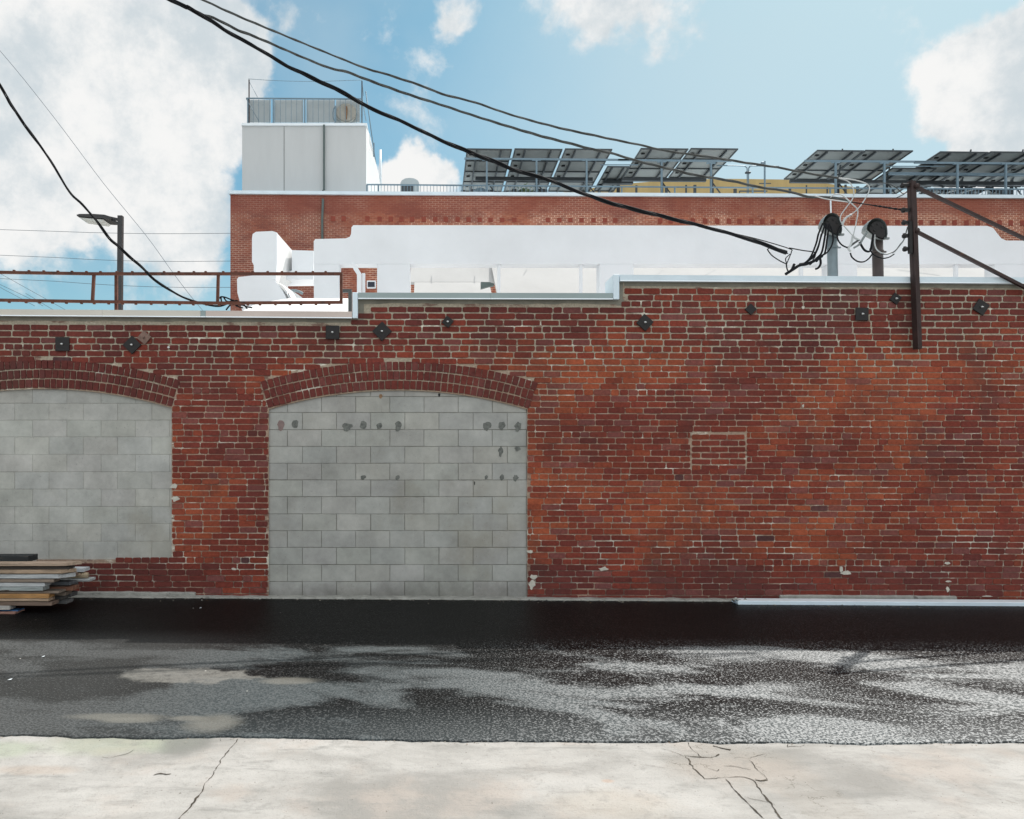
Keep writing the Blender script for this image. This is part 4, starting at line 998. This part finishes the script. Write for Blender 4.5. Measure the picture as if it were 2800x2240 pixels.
b_.poly(V, [(k * 4 + j, k * 4 + (j + 1) % 4, k * 4 + 4 + (j + 1) % 4, k * 4 + 4 + j) for k in range(2) for j in range(4)] + [(0, 1, 2, 3), (11, 10, 9, 8)])
b_.build('coping', M['white_metal'], wh)
b_ = MB(); x = 905
while x < 3300:
    y = 592 + (x - 905) * .0065
    if not (1700 < x < 1740) and rnd.random() < .96:
        a, c = P(x, y, BZ), P(x + 12, y + 13, BZ); b_.box(a.x, c.x, BZ - .015, BZ + .01, c.z, a.z, None)
    x += 31 + rnd.uniform(-2.5, 2.5)
b_.build('header_course', M['far_brick_dark'], wh)
b_ = MB(); b_.tube([P(883, 544, BZ - .12), P(883, 552, BZ - .12), P(881, 600, BZ - .12), P(882, 720, BZ - .12)], .045, 8); b_.build('downpipe', M['greenpipe'], wh)
b_ = MB(); b_.tube([P(2271, 549, BZ - .1), P(2273, 620, BZ - .1)], .03, 6); b_.build('vent_pipe', M['lip'], wh)
b_ = MB(); b_.bbox(P(1003, 0, BZ).x, P(1028, 0, BZ).x, BZ - .05, BZ + .05, P(0, 790, BZ).z, P(0, 768, BZ).z, .02); wfr = b_.build('window', M['lip'], wh)
b_ = MB(); b_.bbox(P(1006, 0, BZ).x, P(1025, 0, BZ).x, BZ - .07, BZ - .052, P(0, 786, BZ).z, P(0, 772, BZ).z, .005); b_.build('pane', M['solar_cell'], wfr)

# bulkhead with pitched side
TZ = 28.0
bk = empty('stair_bulkhead', (P(830, 530, TZ).x, TZ, 10.9), 'plain pale grey boxy stair bulkhead on the left end of the warehouse roof', 'bulkhead')
b_ = MB(); xl, xr = P(662, 0, TZ).x, P(1001, 0, TZ).x; zt = P(0, 345, TZ).z
zb = 10.7
b_.box(xl, xr, TZ, TZ + 2.0, zb, zt)
b_.build('box', M['blockwhite'], bk)
b_ = MB(); b_.box(P(776.2, 0, TZ).x, P(777.6, 0, TZ).x, TZ - .006, TZ, zb + .3, zt - .02); b_.build('seam', M['darkframe'], bk)
b_ = MB(); xr2 = P(1038, 0, TZ).x + .35
b_.poly([(xr + .002, TZ + .02, zt - .03), (xr + .002, TZ + .02, zb), (xr2, TZ + 2.6, zb), (xr + .38, TZ + 1.3, zt - 1.3), (xr + .1, TZ + .5, zt - .1)], [(0, 1, 2, 3, 4)]); b_.build('sloping_side', M['membrane'], bk, fix=False)
b_ = MB(); b_.tube([P(1000, 250, TZ + .3), P(1018, 380, TZ + .6), P(1035, 500, TZ + 1.5)], .02, 6); b_.bbox(P(1020, 0, TZ).x, P(1024, 0, TZ).x, TZ, TZ + .05, P(0, 428, TZ).z, P(0, 390, TZ).z, .01); b_.build('stay_cable', M['bluegrey'], bk)
b_ = MB(); p0, p1 = P(661, 345, TZ), P(1004, 347, TZ); b_.box(p0.x, p1.x, TZ - .06, TZ + 2.05, zt + .001, zt + .09); b_.build('trim', M['lip'], bk)
b_ = MB(); b_.bar(P(886, 342, TZ - .1), P(886, 520, TZ - .1), .07, .07, up=Vector((0, 1, 0))); b_.bar(P(883, 520, TZ - .1), P(882, 541, TZ - .1), .05, .05, up=Vector((0, 1, 0))); b_.build('downpipe', M['greenpipe'], bk)
b_ = MB(); b_.tube([P(1040, 410, TZ + 2), P(1040, 530, TZ + 2)], .05, 8); b_.build('flue', M['lip'], bk)
# roof terrace railing on the bulkhead
tr_ = empty('terrace_railing', P(833, 340, TZ), 'blue grey metal railing with frosted panels on top of the bulkhead', 'railing')
zr0 = zt + .095; zr1 = P(0, 269, TZ).z
b_ = MB(); b_.bar(P(674, 269, TZ + .1), P(990, 271, TZ + .1), .04, .04); b_.bar(P(676, 339, TZ + .1), P(990, 341, TZ + .1), .035, .035); b_.bar(P(674, 269, TZ + .1), P(674, 269, TZ + .1) + Vector((0, 1.8, 0)), .04); b_.bar(P(990, 271, TZ + .1), P(990, 271, TZ + .1) + Vector((0, 1.8, 0)), .04); b_.build('rail', M['bluegrey'], tr_)
b_ = MB(); x = 676
for i in range(22):
    X = P(676 + i * 14.9, 0, TZ).x; b_.bar((X, TZ + .1, zr0), (X, TZ + .1, zr1), .018, .018, up=Vector((0, 1, 0)))
b_.build('balusters', M['bluegrey'], tr_)
for x in (676, 746, 832, 988):
    b_ = MB(); X = P(x, 0, TZ).x; b_.bar((X, TZ + .1, zr0), (X, TZ + .1, zr1 + .02), .05, .05, up=Vector((0, 1, 0))); b_.build('post', M['bluegrey'], tr_)
for x0, x1 in ((681, 740), (750, 829), (838, 914), (919, 984)):
    b_ = MB(); a, c = P(x0, 273, TZ + .3), P(x1, 335, TZ + .3); b_.bbox(a.x, c.x, TZ + .3, TZ + .33, c.z, a.z, .006); b_.build('screen_panel', M['frosted'], tr_)
for x, y in ((679, 214), (989, 218)):
    b_ = MB(); X = P(x, 0, TZ).x; b_.bar((X, TZ + .12, zr0), (X, TZ + .12, P(0, y, TZ).z), .04, .04, up=Vector((0, 1, 0))); b_.build('tall_post', M['rustdark'], tr_)
b_ = MB(); b_.tube(spline([P(679, 216, TZ + .12), P(760, 221, TZ + .12), P(860, 223, TZ + .12), P(989, 219, TZ + .12)], 4), .009, 5); b_.tube([P(682, 224, TZ + .12), P(704, 266, TZ + .12)], .009, 5); b_.tube([P(680, 282, TZ + .05), P(709, 334, TZ + .05)], .012, 5); b_.tube([P(989, 219, TZ + .12), P(994, 262, TZ + .8)], .012, 5); b_.build('stay_wire', M['bluegrey'], tr_)
dh = empty('satellite_dish', P(945, 338, TZ + .2), 'round pale dish with a rust streak standing behind the bulkhead railing', 'dish')
b_ = MB(); cc = P(947, 309, TZ + .17); V = []; n = 28
for j, (r_, yy) in enumerate(((.0, .07), (.20, .06), (.34, .03), (.40, 0), (.40, .14), (.34, .17), (.0, .18))):
    for i in range(n): V.append((cc.x + r_ * math.cos(2 * math.pi * i / n), cc.y + yy - .05, cc.z + r_ * .86 * math.sin(2 * math.pi * i / n)))
b_.poly(V, [(j * n + i, j * n + (i + 1) % n, (j + 1) * n + (i + 1) % n, (j + 1) * n + i) for j in range(6) for i in range(n)], None, True); dso = b_.build('dish', M['dish'], dh)
b_ = MB(); b_.prism([(cc.x - .05, cc.z + .30), (cc.x + .03, cc.z + .31), (cc.x + .05, cc.z + .1), (cc.x + .02, cc.z - .28), (cc.x - .02, cc.z - .26), (cc.x - .04, cc.z + .05)], cc.y - .012, cc.y - .004 ); b_.build('rust_streak', M['rust_stain'], dso)
b_ = MB(); b_.tube([P(912, 340, TZ + .05)] + [P(924 - 14 * math.sin(t), 312 - 26 * math.cos(t), TZ + .05) for t in (2.6, 2.0, 1.5, 1.0, .5)], .02, 6); b_.bar(P(918, 290, TZ + .05), P(918, 340, TZ + .05), .04, .04, up=Vector((0, 1, 0))); b_.bar(P(915, 338, TZ + .05), P(970, 338, TZ + .05), .05); b_.build('mount', M['bluegrey'], dh)

# roof rail along the warehouse
RZ2 = 27.6
rl = empty('roof_railing', P(1900, 545, RZ2), 'long blue grey guard railing along the warehouse roof edge', 'railing')
b_ = MB(); b_.bar(P(1003, 505, RZ2), P(2000, 513, RZ2), .045); b_.bar(P(2000, 513, RZ2), P(3500, 522, RZ2), .045); b_.build('rail', M['bluegrey'], rl)
b_ = MB()
for x0, x1, st in ((1006, 1262, 9.0), (1262, 1500, 11), (2505, 3400, 9.5)):
    x = x0
    while x < x1:
        y = 505 + (x - 1003) * .008; b_.bar(P(x, y, RZ2), P(x, y + 32, RZ2), .018, .018, up=Vector((0, 1, 0))); x += st
b_.build('balusters', M['bluegrey'], rl)
for x in (1003, 1035, 1264, 1333, 1467, 1606, 1700, 1845, 2058, 2270, 2435, 2500, 2640):
    b_ = MB(); y = 505 + (x - 1003) * .008; b_.bar(P(x, y, RZ2), P(x, y + 34, RZ2), .05, .05, up=Vector((0, 1, 0))); b_.build('post', M['bluegrey'], rl)
# roof unit
vu = empty('roof_vent', P(1120, 532, 29), 'small white round-topped roof vent with a dark grille', 'vent')
b_ = MB(); L = [(1095, 540), (1095, 500), (1099, 493), (1108, 488), (1120, 486.5), (1132, 488), (1142, 493), (1146, 500), (1146, 540)]; b_.prism(bounds(L, 29), 29, 29.7); b_.build('housing', M['frosted'], vu)
b_ = MB(); a, c = P(1098, 507, 29), P(1130, 530, 29); b_.box(a.x, c.x, 28.97, 28.999, c.z, a.z); b_.build('grille', M['solar_frame'], vu)
dk = MB(); dk.tube([P(1313, 536, 28.5) + Vector((0, .1, 0)), P(1313, 536, 28.5)], .33, 24); dk.bar(P(1314, 515, 28.45), P(1314, 534, 28.45), .06, .03, up=Vector((0, 1, 0))); tag(dk.build('disc_fan', M['bluegrey']), 'pale blue disc standing on the warehouse roof under the first solar array', 'fan')
yb = MB(); a = P(1275, 530, 28.3); yb.bbox(a.x - .27, a.x + .2, 28.3, 28.8, 10.9, a.z + .02, .04); tag(yb.build('yellow_crate', M['yellow']), 'small yellow crate at the left foot of the solar array', 'crate')
pl = empty('roof_plant', P(1436, 542, 28.4), 'small leafy green potted plant behind the roof railing', 'plant')
b_ = MB(); rp = random.Random(5); c0 = P(1436, 526, 28.4)
for i in range(160):
    v = Vector((rp.gauss(0, .13), rp.gauss(0, .12), rp.gauss(0, .12))); u = Vector((rp.uniform(-1, 1), rp.uniform(-1, 1), rp.uniform(-1, 1))).normalized() * .05; w_ = u.orthogonal().normalized() * .03
    p = c0 + v; b_.poly([p - u, p + w_, p + u, p - w_], [(0, 1, 2, 3)])
b_.build('foliage', M['plant'], pl, fix=False)
b_ = MB(); b_.tube([c0 + Vector((0, 0, -.4)), c0], .02, 6); b_.build('stem', M['brownpipe'], pl)

# ================================================================== SOLAR ARRAYS
TP = math.tan(R(2.15))
def panel_col(par, xl_, xr_, ytop, Za, Zb, seed, low=False):
    """one column of panels: pale underside, dark frames, junction boxes"""
    A, B = P(xl_, ytop, Za), P(xr_, ytop + (xr_ - xl_) * .012, Za); d = Vector((0, 1, -TP * (1 if not low else 1))); L = Zb - Za
    C, D_ = B + d * L, A + d * L
    b_ = MB(); V = [A, B, C, D_]; b_.poly([v + Vector((0, 0, .012)) for v in V] + [v + Vector((0, 0, .03)) for v in V], [(3, 2, 1, 0), (4, 5, 6, 7), (0, 1, 5, 4), (1, 2, 6, 5), (2, 3, 7, 6), (3, 0, 4, 7)])
    o = b_.build('solar_panel', M['solar_back'], par)
    b_ = MB(); W = B - A; nrow = max(2, round(L / 1.0))
    for t in (0.01, .99): b_.bar(A + W * t, D_ + W * t, .035, .05)
    for k in range(nrow + 1): p = A + d * (L * k / nrow); b_.bar(p, p + W, .045, .05)
    for t in (.22, .76): b_.bar(A + W * t + Vector((0, 0, -.05)), D_ + W * t + Vector((0, 0, -.05)), .05, .08)
    b_.build('panel_frame', M['solar_frame'], o)
    b_ = MB()
    for k in range(nrow):
        p = A + d * (L * (k + .45) / nrow) + W * .11; b_.bbox(p.x - .07, p.x + .07, p.y - .05, p.y + .05, p.z - .03, p.z + .008, .008)
    b_.build('junction_box', M['darkhole'], o)
    return o
def array(name_lab, cols, ytop, Za, Zb, posts, beams, legz=28.8):
    e = empty('solar_array', P(cols[0][0], 545, Za + 1), name_lab, 'solar array', 'solar arrays on the warehouse roof')
    for i, (x0, x1) in enumerate(cols): panel_col(e, x0, x1, ytop, Za, Zb, i)
    for x0, x1, y, Zz, th in beams:
        b_ = MB(); b_.bar(P(x0, y, Zz), P(x1, y + (x1 - x0) * .008, Zz), th, th); b_.build('beam', M['bluegrey' if th < .1 else 'solar_frame'], e)
    for x, y, Zz in posts:
        b_ = MB(); b_.bar(P(x, y, Zz), Vector((P(x, y, Zz).x, Zz, 10.9)), .065, .065, up=Vector((0, 1, 0))); b_.bar(P(x - 12, y + 1, Zz), P(x + 12, y + 1, Zz), .05); b_.build('post', M['bluegrey'], e)
    for x, y, Zz in [(c0 + .45 * (c1 - c0), 492, Zb - .7) for c0, c1 in cols]:
        b_ = MB(); q0 = P(x, y, Zz); b_.bar(q0, Vector((q0.x, Zz, 10.9)), .08, .08, up=Vector((0, 1, 0))); b_.bar(q0 + Vector((0, 0, -.1)), q0 + Vector((-.5, -1.2, .75)), .05); b_.bar(q0 + Vector((0, 0, -.1)), q0 + Vector((.45, .0, -.7)), .04); b_.build('strut', M['solar_frame'], e)
    return e
array('leftmost solar array, three steep panel columns reaching down behind the railing', [(1276, 1400), (1407, 1538), (1545, 1674)], 408, 28, 32.0, [(1331, 437, 27.9), (1467, 437, 27.9), (1604, 437, 27.9)],
      [(1270, 1720, 434, 27.95, .06), (1300, 1620, 489, 30, .14)])
array('second solar array from the left, two panel columns over the tan wall', [(1752, 1882), (1889, 2018)], 407, 28, 30.6, [(1809, 441, 27.9), (1944, 445, 27.9)], [(1690, 2000, 438, 27.95, .06), (1700, 1930, 491, 29.4, .12)])
array('third solar array, two panel columns behind the pale wires', [(2234, 2362), (2366, 2496)], 412, 28, 30.6, [(2285, 443, 27.9), (2418, 445, 27.9)], [(2200, 2560, 440, 27.95, .06), (2160, 2500, 496, 29.5, .12)])
array('rightmost solar array, wide panel columns running out of the picture', [(2570, 2702), (2708, 2838), (2845, 2975), (2982, 3110)], 416, 28, 31.2, [(2618, 447, 27.9), (2750, 447, 27.9), (2885, 449, 27.9), (3020, 449, 27.9)], [(2500, 3110, 445, 27.95, .06), (2430, 3110, 475, 28.8, .09), (2400, 3110, 500, 30, .14)])
# lower panel between arrays 1 and 2, and 3 and 4
for (x0, x1, y, Za, Zb, lb) in ((1661, 1720, 456, 29.2, 31.6, 'low dark panel bridging the first and second solar arrays'), (2440, 2560, 460, 29.0, 31.5, 'low dark panel bridging the third and fourth solar arrays')):
    e = empty('solar_array', P(x0, 545, Za + 1), lb, 'solar array', 'solar arrays on the warehouse roof'); panel_col(e, x0, x1, y, Za, Zb, 3)
    b_ = MB(); q0 = P((x0 + x1) / 2, y + 45, Zb - .4); b_.bar(q0, Vector((q0.x, q0.y, 10.9)), .12, .12, up=Vector((0, 1, 0))); b_.build('post', M['solar_frame'], e)
    b_ = MB(); b_.bar(P(x0 - 12, y + 42, 30.4), P(x1 + 10, y + 42, 30.4), .18); b_.build('beam', M['solar_frame'], e)
    b_ = MB(); b_.bar(P(x0 - 20, y - 5, 28.6), P(x1 + 25, y - 5, 28.6), .03); b_.build('tie_rod', M['bluegrey'], e)
# gate hoops
gh = empty('hoop_gate', P(2045, 545, 28.6), 'pair of rounded thin pipe hoops standing on the warehouse roof', 'gate')
for L in ([(1960, 453), (2030, 454), (2040, 458), (2043, 466), (2043, 545)], [(2130, 455), (2058, 454), (2050, 458), (2047, 466), (2047, 545)]):
    b_ = MB(); b_.tube(spline([P(x, y, 28.6) for x, y in L], 4), .02, 6); b_.build('hoop', M['bluegrey'], gh)
b_ = MB(); b_.bbox(P(2038, 0, 28.6).x, P(2052, 0, 28.6).x, 28.55, 28.65, P(0, 475, 28.6).z, P(0, 470, 28.6).z, .01); b_.build('clasp', M['solar_frame'], gh)
an = empty('vent_mast', P(2092, 545, 28.4), 'thin upright pole with a small box at its tip on the warehouse roof', 'mast')
b_ = MB(); b_.bar(P(2091, 441, 28.4), Vector((P(2091, 441, 28.4).x, 28.4, 10.9)), .05, .05, up=Vector((0, 1, 0))); b_.build('pole', M['bluegrey'], an)
b_ = MB(); c = P(2086, 447, 28.4); b_.bbox(c.x - .07, c.x + .07, 28.35, 28.45, c.z - .05, c.z + .05, .01); b_.build('box', M['bluegrey'], an)
b_ = MB(); b_.bar(P(2076, 502, 28.4), P(2108, 502, 28.4), .03); b_.bar(P(2022, 523, 28.4), P(2098, 523, 28.4), .04); b_.bar(P(2022, 523, 28.4), P(2022, 545, 28.4), .03, up=Vector((0, 1, 0))); b_.bar(P(2022, 538, 28.4), P(2098, 538, 28.4), .03); b_.build('crossbar', M['solar_frame'], an)

# tan wall behind the arrays
yw = empty('tan_wall', P(1950, 540, 33), 'tan yellow stucco wall with a curved top behind the solar arrays', 'wall')
YZ = 33.5; b_ = MB()
b_.prism(bounds([(1480, 560), (1486, 536), (1560, 522), (1640, 512), (1740, 500), (1850, 492), (1980, 489), (2140, 491), (2230, 498), (2330, 511), (2420, 525), (2490, 540), (2500, 560)], YZ), YZ, YZ + .5)
b_.build('wall_face', M['yellow'], yw)
b_ = MB(); rp = random.Random(11)
for x in (1560, 1575, 1640, 1672, 1740, 1756, 1822, 1838, 1876, 1885, 1900, 1950, 2010, 2160, 2205, 2216, 2262, 2288, 2312, 2345, 2380):
    if x in (1575, 1756, 1838, 1885, 2216): continue
    p = P(x, 505 + rp.uniform(0, 12), 32.8); b_.bar(p, Vector((p.x, 32.8, 10.9)), rp.uniform(.04, .14), .05, up=Vector((0, 1, 0)))
b_.build('upright', M['solar_frame'], yw)
b_ = MB(); a, c = P(2250, 506, 33.2), P(2310, 530, 33.2)
b_.bar(P(1590, 533, 32), P(1625, 531, 32), .2); b_.build('roof_gear', M['galv'], yw)
# white wall / machinery at far right behind balusters
fw = MB(); fw.prism(bounds([(2470, 560), (2470, 524), (2640, 520), (3400, 520), (3400, 560)], 34), 34, 34.3); tag(fw.build('low_white_wall', M['stucco']), 'low white wall behind the balusters at the far right of the warehouse roof', 'wall')
pm = empty('roof_machinery', P(2640, 545, 30), 'dark jumble of pipes and ducts behind the balusters under the rightmost array', 'machinery')
b_ = MB(); rp = random.Random(3)
for i in range(46):
    x = rp.uniform(2520, 2760); p = P(x, rp.uniform(518, 540), rp.uniform(29.5, 30.5)); b_.bbox(p.x - rp.uniform(.05, .25), p.x + rp.uniform(.05, .25), p.y - .1, p.y + .1, p.z - rp.uniform(.02, .12), p.z + rp.uniform(.02, .10), .01)
b_.build('ducts', M['solar_frame'], pm)
b_ = MB()
for i in range(14):
    p = P(rp.uniform(2520, 2760), rp.uniform(516, 530), rp.uniform(29.2, 29.6)); b_.tube([p, p + Vector((rp.uniform(-.5, .5), 0, rp.uniform(-.25, .05)))], .025, 6)
b_.build('pipes', M['cable_pale'], pm)
pm2 = empty('roof_machinery', P(1400, 545, 30), 'row of small dark equipment behind the railing under the leftmost array', 'machinery')
b_ = MB()
for i in range(26):
    p = P(rp.uniform(1265, 1500), rp.uniform(522, 540), rp.uniform(29.5, 31)); b_.bbox(p.x - rp.uniform(.04, .16), p.x + rp.uniform(.04, .16), p.y - .1, p.y + .1, p.z - .25, p.z + rp.uniform(.02, .14), .01)
b_.build('ducts', M['solar_frame'], pm2)

# ================================================================== LUMBER STACK
LBG = 'boards in the lumber stack'
def board(xe, y0, y1, Z0, depth, tone, label, skew=0.0, name='board', xl_=-330, group=LBG, dz=0.0, endcut=0):
    a, c = P(xl_, y0, Z0), P(xe - 8 if xe > 60 else xe, y1, Z0); b_ = MB(); bm = bmesh.new(); bmesh.ops.create_cube(bm, size=1)
    h = a.z - c.z; L = c.x - a.x
    bmesh.ops.subdivide_edges(bm, edges=[e for e in bm.edges if abs(e.verts[0].co.x - e.verts[1].co.x) > .5], cuts=9)
    s_ = rnd.random() * 20
    for v in bm.verts:
        end = endcut * v.co.y if v.co.x > .49 else 0
        nn = Vector((v.co.x * 4, v.co.y + s_, v.co.z))
        v.co = Vector((v.co.x * L + end, v.co.y * depth + .004 * mnoise.noise(nn), v.co.z * h + .0025 * mnoise.noise(nn * 1.3) + skew * v.co.x))
    bmesh.ops.bevel(bm, geom=[e for e in bm.edges if not e.is_boundary and len(e.link_faces) == 2 and e.calc_face_angle(0) > 1], offset=.003, segments=1, affect='EDGES')
    b_.frombm(bm, tone, mat=Matrix.Translation(Vector(((a.x + c.x) / 2, Z0 + depth / 2, (a.z + c.z) / 2 + dz))))
    o = b_.build(name, M['board']); tag(o, label, 'board', group); return o
TAN = (.36, .26, .18); TANL = (.42, .31, .23); WHT = (.47, .48, .48); GRY = (.21, .165, .13); ORG = (.42, .22, .08); BRN = (.17, .115, .085); GRN = (.34, .37, .36)
ZB = 7.78
board(85, 1521, 1537, ZB + .12, .20, (.015, .018, .02), 'black block lying on top of the lumber stack', name='beam')
board(200, 1540, 1549, ZB, .14, TANL, 'tan plank on top of the front of the lumber stack', .006, endcut=.12)
board(196, 1549.6, 1557.5, ZB + .05, .14, (.06, .05, .045), 'dark board just under the topmost tan plank')
board(188, 1559, 1569, ZB, .14, TAN, 'tan board with a knot, second light board from the top of the stack', endcut=.1)
board(183, 1571.5, 1582.5, ZB, .14, WHT, 'brightest white painted board, long one in the upper stack', endcut=.12)
board(155, 1584.5, 1593, ZB, .14, GRY, 'grey brown board between two white boards')
board(130, 1594.5, 1604.5, ZB, .14, WHT, 'short white board below the grey brown one')
board(125, 1606, 1616, ZB, .14, GRN, 'pale grey board with a dark chipped end in mid stack')
board(168, 1617.5, 1623.5, ZB + .03, .16, GRY, 'thin dark grey board resting on the orange one')
board(140, 1625, 1636.5, ZB, .14, ORG, 'orange new-wood board near the bottom of the stack')
board(140, 1637.5, 1645, ZB, .14, TAN, 'worn tan board with chipped edge under the orange board')
board(149, 1647, 1656.5, ZB, .16, BRN, 'brown board lowest in the front of the stack')
board(26, 1657.5, 1668, ZB - .02, .12, (.4, .38, .35), 'short pale board end under the stack at the picture edge')
board(48, 1669.5, 1672.5, ZB + .02, .14, (.03, .12, .28), 'thin blue strip under the stack')
board(40, 1674, 1689, ZB - .03, .2, (.30, .16, .12), 'reddish brown timber block on the ground carrying the stack')
Zb2 = ZB + .20
board(203, 1570, 1578, Zb2, .16, BRN, 'brown board end behind the front boards, level with the white board')
board(199, 1592, 1601, Zb2, .16, (.10, .11, .12), 'dark grey board with a pale rounded end behind the front boards')
board(206, 1605, 1616, Zb2, .16, (.22, .10, .06), 'red brown board end sticking out behind the pale grey board')
board(185, 1603, 1604.5, Zb2, .16, BRN, 'very thin brown slat behind the short white board')
board(186, 1620, 1629, Zb2, .16, GRY, 'grey board end behind the orange board, level with its top')
board(176, 1632, 1641, Zb2, .16, (.08, .075, .07), 'blackened board end behind the worn tan board')
board(190, 1643, 1652, Zb2, .16, (.12, .12, .12), 'dark grey board end lowest behind the stack front')
Zb3 = ZB + .42
board(236, 1555, 1564.5, Zb3, .16, (.52, .54, .56), 'white board end sticking out furthest right near the top')
board(228, 1569, 1575, Zb3, .14, TAN, 'tan board end under the white end at the right')
board(252, 1584, 1591, Zb3, .16, (.42, .44, .44), 'long whitish board sticking out furthest right of all')
board(204, 1597, 1604, Zb3, .16, (.2, .2, .2), 'grey board far back against the wall in mid stack')
board(199, 1614, 1618, Zb3, .16, (.5, .5, .48), 'thin pale lath far back near the wall')
board(202, 1622, 1633, Zb3, .16, (.10, .10, .10), 'dark timber far back near the wall, low in the stack')
b_ = MB(); c = P(241, 1573, Zb3 + .05); b_.tube([Vector((c.x - 1.6, c.y, c.z)), c], .031, 12, col=(.42, .33, .22)); o = b_.build('log', M['board']); tag(o, 'round tan pole end sticking out of the lumber stack', 'pole')

# loose litter on the asphalt near the stack
for i, (x, y, s_, lb) in enumerate(((118, 1796, 1.0, 'white paper scrap on the asphalt, nearest the lumber stack'), (27, 1859, 1.2, 'white paper scrap beside the cable shadow at the left edge'), (548, 1663, .8, 'pale chip in the wall shadow by the ledge'))):
    p = G(x, y, .021); b_ = MB(); w_ = .012 * s_; b_.poly([p + Vector((-w_, -w_ * .5, 0)), p + Vector((w_, -w_ * .7, .004)), p + Vector((w_ * 1.2, w_ * .5, .009)), p + Vector((-w_ * .6, w_ * .8, .003))], [(0, 1, 2, 3)])
    b_.build('paper_scrap', M['lip'], fix=False); tag(COL.objects[-1], lb, 'litter', 'litter on the asphalt')

# grit, crumbs of asphalt and dry leaves gathered at the foot of the wall and along the lip of the asphalt
M['grit'] = mat('grit_and_dry_leaves', (1, 1, 1), .9, 0, .3, 20, attr=True)
rp = random.Random(21); b_ = MB()
def crumb(X, Y, z, s_, c):
    k = [Vector((X, Y, z)) + Vector((rp.uniform(-s_, s_), rp.uniform(-s_, s_), rp.uniform(0, s_ * .8))) for _ in range(4)]
    b_.poly(k, [(0, 1, 2), (0, 3, 1), (1, 3, 2), (2, 3, 0)], c)
PAL = [(.20, .19, .17), (.10, .09, .08), (.30, .27, .22), (.16, .10, .05), (.05, .05, .05), (.38, .36, .33)]
for i in range(900):
    X = rp.uniform(-8, 11); Y = WY - .10 - abs(rp.gauss(0, .07)); 
    if X > wx(1985): Y -= .19
    crumb(X, Y, gz(X) + .018, rp.uniform(.004, .016), rp.choice(PAL))
for i in range(500):
    X = rp.uniform(-3.5, 4.5); crumb(X, edge_y(X) - abs(rp.gauss(0, .03)) + .01, gz(X) + .002, rp.uniform(.002, .007), rp.choice(PAL[:5]))
for i in range(260):
    X = rp.uniform(-5, 6); Y = rp.uniform(4.6, 8.4); crumb(X, Y, gz(X) + .018, rp.uniform(.002, .006), rp.choice(PAL[2:]))
for i in range(160):
    X = rp.uniform(-3, 3.5); crumb(X, rp.uniform(3.1, 4.3), gz(X) + .001, rp.uniform(.0015, .004), rp.choice(PAL[1:5]))
tag(b_.build('grit', M['grit']), 'scattered grit and dry leaf crumbs along the wall foot and asphalt edge', 'grit', kind='stuff')
